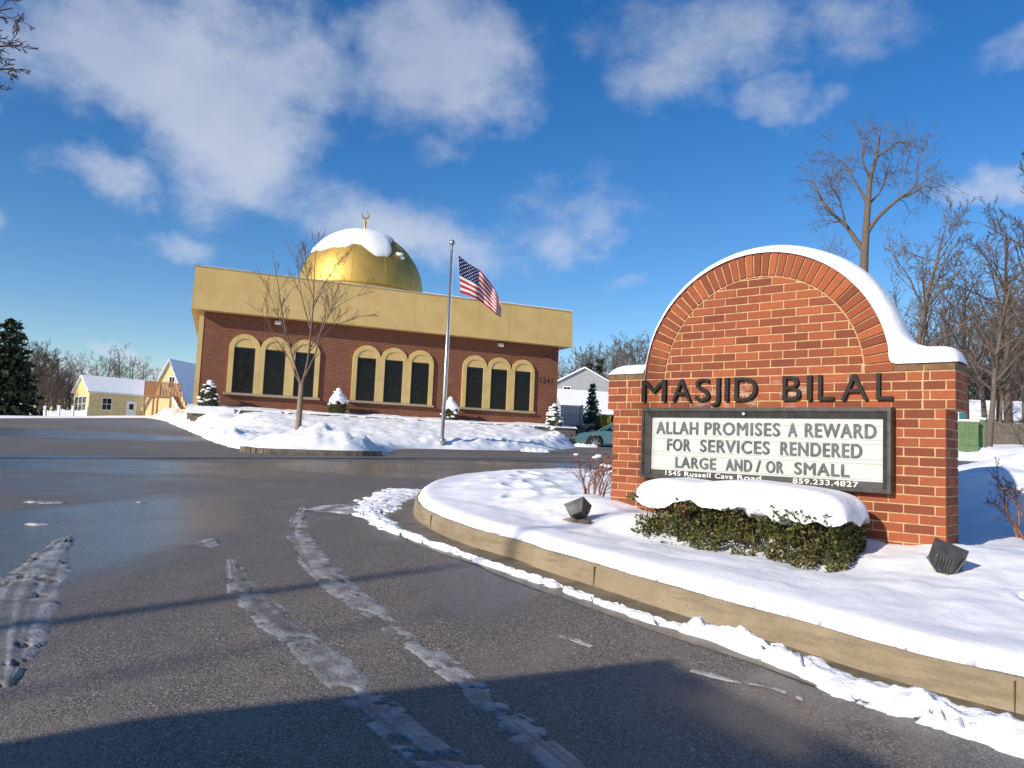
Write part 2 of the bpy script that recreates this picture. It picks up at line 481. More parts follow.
def stucco():
    mt, t, b = newmat('tan_stucco'); co = objco(t)
    n = NOISE(t, co, 1.2, 4, .55); dr = NOISE(t, VMATH(t, 'MULTIPLY', co, (2.6, 2.6, .25)), 1.5, 6, .7)
    base = MIX(t, SMOOTH(t, n, .35, .65), (.66, .47, .19), (.60, .42, .16))
    base = MIX(t, SMOOTH(t, dr, .56, .74, 0, .4), base, (.40, .27, .10))
    sp = N(t, 'ShaderNodeSeparateXYZ'); setin(t, sp.inputs[0], co)
    jx = MATH(t, 'LESS_THAN', MATH(t, 'FRACT', MATH(t, 'MULTIPLY', sp.outputs[0], 1 / 3.05)), .006)
    base = MIX(t, MATH(t, 'MULTIPLY', jx, .5), base, (.30, .21, .08))
    setin(t, b.inputs['Base Color'], base); b.inputs['Roughness'].default_value = .75
    bump(t, b, MATH(t, 'SUBTRACT', NOISE(t, co, 30, 4, .6), jx), .15, .01)
    return mt
TAN = stucco()
TAN_TRIM = mat('tan_trim', (.66, .47, .19), (.58, .41, .155), 2.0, .6)
STONE_SILL = mat('sill_stone', (.42, .33, .22), (.34, .26, .17), 9, .8)
BLACK = mat('black_paint', (.018, .017, .017), (.03, .028, .027), 20, .4)
LETTER = mat('letter_metal', (.008, .007, .007), (.016, .014, .013), 30, .55, spec=.25)
FRAME = mat('bronze_frame', (.070, .066, .060), (.045, .042, .038), 14, .42, metal=.35, bstr=.1, bdist=.003, bscale=60)
FRAME_DK = mat('frame_band', (.06, .057, .052), (.045, .043, .04), 14, .5)
LAMP_HOUSING = mat('floodlight_metal', (.055, .056, .055), (.085, .085, .08), 18, .5, metal=.3, bstr=.15, bdist=.003, bscale=80)
WHITE = mat('white_paint', (.78, .78, .76), (.70, .70, .69), 3, .6)
VINYL_SHADED = mat('shaded_vinyl', (.36, .38, .42), (.32, .34, .38), 3, .55)  # white vinyl, with its shade mixed into the blue-grey base colour
SIDING_SHADED = mat('shaded_siding', (.32, .33, .36), (.28, .29, .32), 2, .7)  # white house walls: the shade on their fronts is put into this grey
CREAM = mat('cream_siding', (.66, .52, .24), (.60, .47, .21), 2, .75)
DECKWOOD = mat('deck_wood', (.36, .16, .065), (.27, .115, .05), 8, .8)
GREYWOOD = mat('weathered_wood', (.26, .21, .15), (.18, .14, .10), 6, .85)
GREEN_BOX = mat('green_cabinet', (.16, .24, .11), (.12, .19, .09), 4, .5)
STEEL = mat('pole_aluminium', (.50, .50, .50), (.42, .42, .42), 12, .32, metal=.8)
TYRE = mat('tyre_rubber', (.014, .014, .014), (.022, .022, .022), 10, .8)
RIM = mat('alloy_rim', (.50, .50, .50), (.36, .36, .36), 12, .35, metal=.7)
DARKTRIM = mat('dark_trim', (.02, .02, .02), (.03, .03, .03), 10, .55)
STONEBLOCK = mat('planter_block', (.24, .20, .15), (.15, .12, .09), 5, .9, bstr=.5, bdist=.02, bscale=18)

def glass_mat(name, c=(.012, .012, .013), r=.06):
    mt, t, b = newmat(name); co = objco(t)
    n = NOISE(t, VMATH(t, 'MULTIPLY', co, (1, 1, 6)), 1.6, 4, .6)
    setin(t, b.inputs['Base Color'], MIX(t, SMOOTH(t, n, .55, .72), c, tuple(x * 2.6 for x in c)))
    b.inputs['Roughness'].default_value = r; b.inputs['Specular IOR Level'].default_value = .28
    bump(t, b, NOISE(t, co, 1.1, 2, .5), .04, .02)
    return mt
GLASS = glass_mat('dark_glass', (.010, .008, .007), .05)

def gold_mat():
    mt, t, b = newmat('gold_dome'); co = objco(t)
    n = NOISE(t, co, 1.3, 5, .6)
    setin(t, b.inputs['Base Color'], MIX(t, SMOOTH(t, n, .35, .7), (.60, .40, .105), (.50, .33, .085)))
    b.inputs['Metallic'].default_value = .75; b.inputs['Roughness'].default_value = .54
    bump(t, b, NOISE(t, co, 2.2, 3, .5), .10, .04)
    return mt
GOLD = gold_mat()

def bark_mat(name, a, bcol, scale=18):
    return mat(name, a, bcol, scale, .9, bstr=.4, bdist=.01, bscale=40)
BARK_TAN = bark_mat('bark_tan', (.30, .22, .155), (.20, .14, .095))
BARK_GREY = bark_mat('bark_grey', (.17, .135, .105), (.09, .07, .055))
BARK_DK = bark_mat('bark_dark', (.125, .09, .065), (.075, .055, .04))
BARK_PALE = bark_mat('bark_pale', (.30, .25, .19), (.16, .125, .09))
BARK_RED = bark_mat('bark_reddish', (.20, .135, .10), (.13, .085, .062))
TWIG_RED = bark_mat('red_twig', (.20, .085, .065), (.30, .16, .10))

def leaf_mat(name, a, bcol, dry=None):
    mt, t, b = newmat(name); co = objco(t)
    n = NOISE(t, co, 9, 4, .6); at_ = N(t, 'ShaderNodeAttribute', attribute_name='shade')
    base = MIX(t, at_.outputs['Fac'], a, bcol)
    if dry: base = MIX(t, SMOOTH(t, n, .50, .66, 0, .8), base, dry)
    setin(t, b.inputs['Base Color'], base); b.inputs['Roughness'].default_value = .55
    b.inputs['Specular IOR Level'].default_value = .35
    return mt
BOXWOOD = leaf_mat('boxwood_leaf', (.030, .040, .009), (.115, .115, .022), (.14, .085, .028))
NEEDLE = leaf_mat('pine_needle', (.012, .026, .014), (.035, .055, .026))
THUJA = leaf_mat('evergreen_spray', (.030, .045, .014), (.085, .10, .03))

# ------------------------------------------------------------------ terrain and paving
ISLAND = None
def build_terrain():
    global ISLAND, KERB, LAWN
    # kerb line of the sign island (base of the kerb face)
    px = [(455, 542), (520, 562), (540, 571), (620, 597), (701, 623), (790, 650), (871, 676), (1024, 718)]
    near = [ground_hit(*p) for p in px]
    nose = [(1.2, 13.2), (.1, 12.5), (-.62, 11.3), (-.98, 9.9), (-1.03, 8.7), (-.86, 7.6)]
    line = [np.array(p) for p in nose] + near + [np.array((3.3, 2.35)), np.array((5.0, 1.15)), np.array((8.0, -.9))]
    line = spline(line, 8)
    far = [(8.0, -4.0), (14.0, -4.0), (14.0, 10.0), (10.5, 13.2), (6, 13.4), (3, 13.4)]
    KERB = line
    ISLAND = [tuple(p) for p in line] + far
    # paved lot, one sheet
    ys = np.concatenate([np.arange(-14, 1, .5), np.arange(1, 9, .1), np.arange(9, 20, .3), np.arange(20, 56, .6)])
    xs = np.concatenate([np.arange(-60, -12, 1.5), np.arange(-12, -4, .4), np.arange(-4, 4, .1), np.arange(4, 12, .4), np.arange(12, 62, 1.5)])
    X, Y = np.meshgrid(xs, ys)
    o = grid_mesh('parking_lot', X, Y, H(X, Y), ASPHALT); tag(o, 'wet dark asphalt drive and parking lot', 'asphalt', kind='structure')
    # gutter pan: concrete strip along the kerb
    P = np.array(line); d = np.gradient(P, axis=0); d /= np.linalg.norm(d, axis=1)[:, None]
    nrm = np.stack([-d[:, 1], d[:, 0]], 1)      # to the left of travel = towards the island
    # walking nose->right: island lies on the left side
    kt = .145
    prof = [(-.36, .004), (-.02, .006), (0.0, .01), (.012, kt - .02), (.03, kt), (.17, kt), (.17, -.05)]
    gx = np.stack([P[:, 0] + nrm[:, 0] * q for q, _ in prof], 1); gy = np.stack([P[:, 1] + nrm[:, 1] * q for q, _ in prof], 1)
    gz = H(gx, gy) + np.array([z for _, z in prof])[None]
    # broken, worn arris
    gz[:, 3:5] += (.012 * (fbm(gx[:, 3:5] * 3, gy[:, 3:5] * 3, 3) - .5))
    o = grid_mesh('gutter', gx[:, :3], gy[:, :3], gz[:, :3] - .0005, WETCONC, smooth=False); tag(o, 'wet brown concrete gutter along the island kerb', 'gutter', kind='structure')
    o = grid_mesh('kerb', gx[:, 2:], gy[:, 2:], gz[:, 2:], CONCRETE, smooth=False); tag(o, 'tan concrete kerb round the sign island', 'kerb', kind='structure')
    kb = o
    seg = np.concatenate([[0], np.cumsum(np.linalg.norm(np.diff(P, axis=0), axis=1))])
    for L in np.arange(2.2, seg[-1], 2.4):
        q = np.array([np.interp(L, seg, P[:, 0]), np.interp(L, seg, P[:, 1])]); tg = np.array([np.interp(L, seg, d[:, 0]), np.interp(L, seg, d[:, 1])]); tg /= np.linalg.norm(tg); nn = np.array([-tg[1], tg[0]])
        mb = MB(); A_ = q - nn * -.0; zq = float(H(*q))
        Mx = Matrix(((tg[0], nn[0], 0, q[0]), (tg[1], nn[1], 0, q[1]), (0, 0, 1, zq), (0, 0, 0, 1)))
        mb.box(-.003, .003, -.002, .06, .0, kt - .012, M=Mx); mb.box(-.003, .003, .031, .17, kt - .01, kt + .004, M=Mx)
        mb.build('expansion_joint', DARKTRIM_, kb)
    # base snow sheet reaching the horizon
    ys = np.concatenate([np.arange(-60, 20, 4.0), np.arange(20, 60, .5), np.arange(60, 130, 3), np.arange(130, 600, 30.0)])
    xs = np.concatenate([np.arange(-500, -60, 25.0), np.arange(-60, 64, .8), np.arange(64, 520, 25.0)])
    X, Y = np.meshgrid(xs, ys)
    Z = ground_z(X, Y)
    o = grid_mesh('ground', X, Y, Z, SNOW_FAR); tag(o, 'snow covered ground beyond the lot', 'ground', kind='structure')

def ground_z(X, Y):
    X = np.asarray(X, float); Y = np.asarray(Y, float)
    yfar = np.where(X < -8, 43.5, 35.5) + 1.2 * (fbm(X * .25, Y * 0, 11, 3) - .5)
    d = np.maximum(Y - yfar, np.maximum(-58 - X, X - 58))
    cover = np.where(d > 0, .16 * (1 - np.exp(-np.maximum(d, 0) / .5)) , np.maximum(d * .2, -.12) - .03)
    ridge = sstep(5, 11, X) * .55 * np.exp(-((d - 1.6) / 1.1) ** 2) * (.7 + .6 * fbm(X * .8, Y * .8, 21, 4))
    hill = sstep(4, 14, X) * 1.3 * sstep(0, 26, d) + sstep(-6, 6, X) * .4 * sstep(0, 20, d)
    rough_ = np.where(d > 0, .10 * (fbm(X * .4, Y * .4, 31, 4) - .5), 0)
    return H(X, Y) + cover + ridge + hill + rough_

SO = np.array([1.9936, 6.2739]); SIGN_ROT = rad(-42.055)
_su = np.array([math.cos(SIGN_ROT), math.sin(SIGN_ROT)]); _sb = np.array([-_su[1], _su[0]])
def sign_world(x, y):
    return SO + _su * x + _sb * y

def island_z(X, Y):
    X = np.asarray(X, float); Y = np.asarray(Y, float)
    d = signed(X, Y, ISLAND) - .058 + .036 * (fbm(X * 2.2, Y * 2.2, 7, 3) - .5)
    lip = np.where(d > 0, .07 * np.sqrt(np.clip(1 - (1 - np.clip(d / .12, 0, 1)) ** 2, 0, 1)), d * 1.3)
    base = H(X, Y) + .15
    rx = (X - SO[0]) * _su[0] + (Y - SO[1]) * _su[1]; ry = (X - SO[0]) * _sb[0] + (Y - SO[1]) * _sb[1]
    lift = .05 * sstep(-.9, -.1, ry) * sstep(0.1, .9, d)
    lift = lift + .09 * np.exp(-((rx + 1.55) / .5) ** 2 - ((ry + .1) / .45) ** 2)
    lift = lift + .05 * np.exp(-((rx + .75) / .35) ** 2 - ((ry + .5) / .3) ** 2) - .07 * np.exp(-((rx - .25) / .95) ** 4 - ((ry + .75) / .45) ** 2)
    lift = lift + .05 * np.exp(-((rx - 1.7) / .45) ** 2 - ((ry + .05) / .4) ** 2)
    ml = .62 * np.exp(-((X - 6.9) / 1.5) ** 2 - ((Y - 9.6) / 1.3) ** 2) + .42 * np.exp(-((X - 5.2) / .9) ** 2 - ((Y - 8.0) / 1.0) ** 2) + .5 * np.exp(-((X - 9.5) / 2) ** 2 - ((Y - 10.6) / 1.6) ** 2)
    ml = ml * (.75 + .5 * fbm(X * 1.4, Y * 1.4, 13, 4))
    und = .09 * (fbm(X * 1.1, Y * 1.1, 2, 3) - .5) + .04 * (fbm(X * 3.5, Y * 3.5, 4, 3) - .5) + .016 * (fbm(X * 9, Y * 9, 6, 3, .6) - .5)
    inn = sstep(.02, .5, d)
    foot = 0
    for (fx, fy, s) in FOOT:
        q = ((X - fx) / (.13 * s)) ** 2 + ((Y - fy) / (.17 * s)) ** 2
        foot = foot - .075 * np.exp(-q ** 2) + .025 * np.exp(-((np.sqrt(q) - 1.35) / .35) ** 2)
    return base + lip + (lift + und) * inn + ml * sstep(.0, 1.2, d) + foot * inn
random.seed(4)
FOOT = [(.35, 9.0, 1.1), (.1, 8.5, 1), (.45, 8.15, 1.2), (.12, 7.7, 1), (.62, 9.5, 1), (.2, 9.9, 1.1), (-.1, 9.3, .9), (.75, 7.6, .8), (.3, 10.5, 1), (2.9, 4.25, .6), (3.15, 4.0, .6), (3.4, 4.35, .7), (3.05, 3.7, .6), (3.6, 3.9, .6)]

def build_island():
    def arr(a, b, s): return np.arange(a, b, s)
    xs = np.concatenate([arr(-1.5, 4.2, .035), arr(4.2, 14.2, .12)])
    ys = np.concatenate([arr(-4.2, 1.5, .15), arr(1.5, 9.0, .035), arr(9.0, 13.8, .06)])
    X, Y = np.meshgrid(xs, ys)
    d = signed(X, Y, ISLAND); d0 = d.copy()
    for _ in range(4):      # the rim follows the kerb
        e = .004
        gxd = (signed(X + e, Y, ISLAND) - d) / e; gyd = (signed(X, Y + e, ISLAND) - d) / e
        mv = np.clip(.040 - d, 0, .6) * (d > -.5)
        X = X + gxd * mv; Y = Y + gyd * mv; d = signed(X, Y, ISLAND)
    Z = island_z(X, Y)
    o = grid_mesh('island_snow', X, Y, Z, SNOW, keep=d0 > -.01)
    tag(o, 'undulating snow over the raised island round the brick sign', 'snow', kind='structure')

BO = np.array([-12.839, 30.3]); BROT = rad(23.487)
_bu = np.array([math.cos(BROT), math.sin(BROT)]); _bb = np.array([-_bu[1], _bu[0]])

def lawn_front():
    P = [(-20.5, 46), (-20.0, 42.5), (-15.3, 34.5), (-10.75, 26.8), (-7.9, 21.2), (-6.2, 18.8), (-4.9, 18.35), (-3.7, 18.8), (-3.2, 20.5), (-3.3, 23.6), (-2.6, 25.0), (-1, 25.8), (1.3, 28.2), (2.3, 30.4), (2.9, 33.5), (3.2, 38)]
    return spline(P, 6)

def lawn_z(X, Y):
    X = np.asarray(X, float); Y = np.asarray(Y, float)
    poly = LAWNP
    d = signed(X, Y, poly) + .25 * (fbm(X * .9, Y * .9, 41, 3) - .5)
    fy = (X - BO[0]) * _bb[0] + (Y - BO[1]) * _bb[1]           # depth relative to the facade
    fx_ = (X - BO[0]) * _bu[0] + (Y - BO[1]) * _bu[1]
    h0 = H(X, Y) + np.where(d > 0, .22 * (1 - np.exp(-np.maximum(d, 0) / .35)), d * .5)
    t = sstep(0, 1, np.clip((fy + 7.4) / 6.2, 0, 1)) * sstep(.1, 2.5, d)
    z = h0 * (1 - t) + np.maximum(h0, 2.10) * t
    z = np.maximum(z, np.where((fx_ > -1.5) & (fx_ < 3), h0 + (1.98 - h0) * sstep(-3.2, -1.2, fy) * sstep(-.1, 1.0, d) * sstep(-2.2, -.2, fx_), -9))
    chunk = fbm(X * 2.1, Y * 2.1, 43, 5, .68); lumps = np.maximum(fbm(X * 3.6, Y * 3.6, 47, 3, .5) - .45, 0)
    def pile(x, y, rx, ry, h): return h * np.exp(-((X - x) / rx) ** 2 - ((Y - y) / ry) ** 2)
    p = pile(-5.6, 19.6, 1.3, .9, .20) + pile(-4.25, 19.7, 1.0, .7, .24) + pile(-4.7, 20.6, 1.6, 1.3, .12)
    p = p + pile(-8.2, 22.3, .9, 1.8, .22) + pile(-13, 30.5, 1.1, 3.5, .3) + pile(-17.5, 38.5, 1.2, 3, .35)
    p = p + .20 * np.exp(-((d - .8) / .5) ** 2) * sstep(-3.5, -2.5, X)
    z = z + p * (.25 + 1.1 * chunk + 1.1 * lumps) * sstep(0, .5, d) + .17 * (chunk - .5) * sstep(0, .4, d)
    return z

def build_lawn():
    global LAWNP
    front = lawn_front()
    LAWNP = [tuple(p) for p in front] + [(3.2, 41), (-20, 60)]
    xs = np.arange(-21.5, 4.6, .085); ys = np.arange(17, 47, .10)
    X, Y = np.meshgrid(xs, ys)
    fy = (X - BO[0]) * _bb[0] + (Y - BO[1]) * _bb[1]
    fx = (X - BO[0]) * _bu[0] + (Y - BO[1]) * _bu[1]
    d = signed(X, Y, LAWNP)
    o = grid_mesh('snow_lawn', X, Y, lawn_z(X, Y), SNOW_SCRAP, keep=(d > -.5) & ((fy < .4) | (fx < .2) | (fx > 16.7)))
    tag(o, 'snowy sloping lawn in front of the brick building', 'lawn', kind='structure')
    # kerb showing at the nose below the young tree
    a = ground_hit(258, 453); b = ground_hit(362, 456)
    pts = spline([a + np.array((-.5, .5)), a, (a + b) / 2 + np.array((0, -.12)), b, b + np.array((.3, .6))], 6)
    mb = MB()
    P = np.array(pts)
    for i in range(len(P) - 1):
        q = P[i + 1]; p = P[i]
        mb.bar((p[0], p[1], H(*p) + .02), (q[0], q[1], H(*q) + .02), .20, .20)
    o = mb.build('kerb', WETCONC); tag(o, 'short stretch of bare brown kerb below the young tree', 'kerb', kind='structure')

def strip(name, pts, widths, thick, mat_, label, seed, res=.02, cat='slush', rag=.5, ridge=0.0, sub=10):
    """a raised ragged strip of slush along a ground line"""
    C_ = np.array(spline([tuple(p) for p in pts], sub)); W = np.interp(np.linspace(0, 1, len(C_)), np.linspace(0, 1, len(widths)), widths)
    seg = np.linalg.norm(np.diff(C_, axis=0), axis=1); L = np.concatenate([[0], np.cumsum(seg)])
    n = max(8, int(L[-1] / res)); s = np.linspace(0, L[-1], n)
    cx = np.interp(s, L, C_[:, 0]); cy = np.interp(s, L, C_[:, 1]); w = np.interp(s, L, W)
    dx = np.gradient(cx); dy = np.gradient(cy); q = np.hypot(dx, dy); nx = -dy / q; ny = dx / q
    mv = max(10, int(2.6 * max(widths) / res)); v = np.linspace(-1.35, 1.35, mv)
    X = cx[:, None] + nx[:, None] * v[None] * w[:, None]; Y = cy[:, None] + ny[:, None] * v[None] * w[:, None]
    edge = 1 - np.abs(v)[None] + np.zeros_like(X)
    endf = np.minimum(np.arange(n), np.arange(n)[::-1])[:, None] * (L[-1] / n) / np.maximum(w[:, None], .02)
    edge = np.minimum(edge, endf)
    e = edge + rag * (fbm(X * 5, Y * 5, seed, 4, .6) - .5) * 1.6
    # grooves run along the direction of travel
    gro = vnoise(v[None] * 5 + seed + 0 * X, s[:, None] * .8 + 0 * X, seed + 5)
    h = np.where(e > 0, thick * (1 - np.exp(-e / .25)) * (.45 + .6 * fbm(X * 14, Y * 14, seed + 3, 3) + .35 * (gro - .5)), e * .05)
    if ridge: h = h + np.where(e > 0, ridge * np.clip(e, 0, 1) * (fbm(X * 7, Y * 7, seed + 9, 4, .6) ** 2) * 2.2, 0)
    # crumbling holes through to the asphalt
    hole = fbm(X * 9, Y * 9, seed + 20, 4, .6)
    h = np.where((hole < .36) & (e < .8), -.01, h)
    h = np.where((fbm(X * 2.2, Y * 2.2, seed + 30, 4, .6) < .34) & (thick < .012), h - .006, h)
    Z = H(X, Y) + h
    o = grid_mesh(name, X, Y, Z, mat_)
    fine_g = vnoise(v[None] * 9 + seed + 0 * X, s[:, None] * 1.3 + 0 * X, seed + 6)
    sh = .55 * gro + .45 * fine_g + .25 * (fbm(X * 4, Y * 4, seed + 8, 3) - .5)
    at_ = o.data.attributes.new('shade', 'FLOAT', 'POINT'); at_.data.foreach_set('value', sh.reshape(-1).astype(np.float32))
    tag(o, label, cat, kind='stuff')
    return o

def pxline(pts):
    return [ground_hit(*p) for p in pts]

def build_slush():
    def wpx(pts, w):   # half widths in the picture's pixels turned into metres at the same place
        return [q * (np.linalg.norm(np.append(ground_hit(*p), 0) - np.array([0, 0, 0]))) / F for p, q in zip(pts, w)]
    a = [(231, 560), (240, 582), (254, 602), (280, 625), (305, 645), (330, 667), (355, 690), (385, 718), (415, 742), (457, 772), (500, 800)]
    aw = [5, 13, 20, 21, 23, 25, 27, 28, 28, 30, 32]
    strip('slush_track', pxline(a), [q * .88 for q in wpx(a, aw)], .006, SLUSH, 'long grey slush track left of the two in the drive', 3)
    b = [(305, 507), (299, 528), (312, 555), (332, 580), (365, 604), (392, 626), (420, 647), (450, 672), (480, 697), (515, 728), (560, 765), (600, 797)]
    bw = [5, 12, 17, 18, 18, 17, 17, 19, 21, 24, 27, 30]
    strip('slush_track', pxline(b), [q * .86 for q in wpx(b, bw)], .007, SLUSH, 'long grey slush track nearer the sign island', 13)
    c = [(68, 538), (52, 553), (36, 575), (22, 603), (12, 640), (8, 668), (4, 690)]
    strip('slush_track', pxline(c), wpx(c, [4, 14, 22, 28, 26, 16, 6]), .02, SLUSH, 'broad slush patch at the left edge of the drive', 23)
    d = [(200, 547), (214, 542), (232, 541)]
    strip('slush_patch', pxline(d), wpx(d, [12, 14, 10]), .015, SLUSH, 'small detached slush patch above the left track', 33)
    e = [(330, 513), (350, 508), (376, 506)]
    strip('slush_patch', pxline(e), [.25, .3, .25], .02, SLUSH_W, 'short pale slush strip beside the island nose', 43, res=.03)
    g = [(560, 636), (575, 641), (592, 647)]
    strip('slush_patch', pxline(g), [.012, .02, .012], .006, SLUSH_W, 'tiny slush streak on the asphalt near the kerb', 53, res=.01)
    k = [(690, 671), (715, 677), (738, 683), (770, 688), (805, 701)]
    strip('slush_patch', pxline(k), [.012, .025, .010, .02, .014], .012, SLUSH, 'thin line of wet slush in the shade', 63, res=.01)
    for i, (x, y, w) in enumerate([(38, 525, .05), (44, 503, .09), (142, 503, .03)]):
        p = ground_hit(x, y)
        strip('slush_patch', [p + np.array((-w * 2, 0)), p, p + np.array((w * 2, .05))], [w * .5, w, w * .5], .02, SLUSH_W, ['small snow crumb on the wet asphalt', 'longer snow crumb far on the wet asphalt', 'faint snow crumb beside the wet patch'][i], 71 + i, res=.02)
    # white ridge along the gutter
    gpx = [(418, 490), (392, 499), (374, 511), (382, 524), (410, 537), (450, 552), (500, 569), (545, 584), (600, 604), (655, 622), (690, 632)]
    strip('gutter_slush', pxline(gpx), [.40, .30, .22, .13, .05, .042, .045, .05, .05, .055, .07], .03, SNOW_SCRAP, 'broken ridge of white slush in the gutter round the island nose', 83, res=.015, rag=.9, ridge=.02)
    gpx = [(690, 630), (740, 648), (790, 664), (850, 690), (930, 716), (1010, 742), (1090, 768)]
    strip('gutter_slush', pxline(gpx), [.07, .085, .10, .15, .15, .14, .14], .05, SNOW_SCRAP, 'thick band of white slush in the gutter at the right', 93, res=.015, rag=.6, ridge=.06)
    # melted lumps at the foot of the lawn
    for i, (x, y) in enumerate([(478, 447), (505, 449), (535, 452), (585, 447)]):
        p = ground_hit(x, y)
        strip('snow_lump', [p + np.array((-.5, 0)), p, p + np.array((.5, .1))], [.12, .2, .12], .12, SNOW_DIRTY,
              ['dirty snow lump by the flagpole edge of the lot', 'dirty snow lump right of the flagpole', 'dirty snow lump below the last windows', 'dirty snow lump near the parked car'][i], 101 + i, res=.05, cat='snow', ridge=.1)

build_terrain()
build_island()
build_lawn()
build_slush()

# ------------------------------------------------------------------ brick sign
SZ = 0.45
SL = SZ - .5     # datum of the board and the letters
def clip_poly(poly, disk):
    """Sutherland-Hodgman against a convex polygon"""
    out = poly
    n = len(disk)
    for i in range(n):
        ax, ay = disk[i]; bx, by = disk[(i + 1) % n]
        inp = out; out = []
        if not inp: return []
        def side(p): return (bx - ax) * (p[1] - ay) - (by - ay) * (p[0] - ax)
        for j in range(len(inp)):
            p = inp[j]; q = inp[(j + 1) % len(inp)]
            sp_, sq = side(p), side(q)
            if sp_ >= 0: out.append(p)
            if (sp_ >= 0) != (sq >= 0):
                t = sp_ / (sp_ - sq); out.append((p[0] + (q[0] - p[0]) * t, p[1] + (q[1] - p[1]) * t))
    return out

def brick_poly(mb, poly, place, proud, rng):
    """one brick: polygon in the wall plane, pushed out by 'proud', with a small arris"""
    if len(poly) < 3: return
    cx = sum(p[0] for p in poly) / len(poly); cy = sum(p[1] for p in poly) / len(poly)
    ext = max(max(p[0] for p in poly) - min(p[0] for p in poly), 1e-6)
    if ext < .018: return
    mb.shade = rng.random() ** 1.1
    pr = proud + rng.uniform(-.0012, .0012)
    k = .0025
    inner = []
    for p in poly:
        dx, dy = cx - p[0], cy - p[1]
        L = math.hypot(dx, dy) + 1e-9
        inner.append((p[0] + dx / L * k * 1.3, p[1] + dy / L * k * 1.3))
    n = len(poly)
    v = [place(p[0], p[1], -.004) for p in poly] + [place(p[0], p[1], pr - k) for p in poly] + [place(p[0], p[1], pr) for p in inner]
    f = [(i, (i + 1) % n, (i + 1) % n + n, i + n) for i in range(n)] + [(i + n, (i + 1) % n + n, (i + 1) % n + 2 * n, i + 2 * n) for i in range(n)]
    f.append(tuple(range(2 * n, 3 * n)))
    mb.add(v, f)

ROW = .0677; BW = .2033; MJ = .0112
def courses(mb, x0, x1, z0, z1, place, rng, clip=None, proud=.006, phase=0.0, zref=0.0):
    k0 = int(round((z0 - zref) / ROW)); k1 = int(round((z1 - zref) / ROW))
    for k in range(k0, k1):
        za = zref + k * ROW + MJ / 2; zb = za + ROW - MJ
        off = phase + (BW / 2 if k % 2 else 0)
        i0 = math.floor((x0 - off) / BW) - 1
        x = off + i0 * BW
        while x < x1:
            a = max(x + MJ / 2, x0 + .001); b = min(x + BW - MJ / 2, x1 - .001)
            if b - a > .02:
                poly = [(a, za), (b, za), (b, zb), (a, zb)]
                if clip: poly = clip_poly(poly, clip)
                brick_poly(mb, poly, place, proud, rng)
            x += BW

HU, HL = 1.455, 1.392      # half widths of the upper blocks and of the piers
ZB = 1.112                 # underside of the upper blocks
ZT = 1.445                 # top of the shoulders
AC = 1.365                 # centre of the arch
RO, RI = 1.054, .849
TH = .36
def arc(r, n, a0=0, a1=180, c=AC):
    return [(r * math.cos(rad(a0 + (a1 - a0) * i / n)), c + r * math.sin(rad(a0 + (a1 - a0) * i / n))) for i in range(n + 1)]

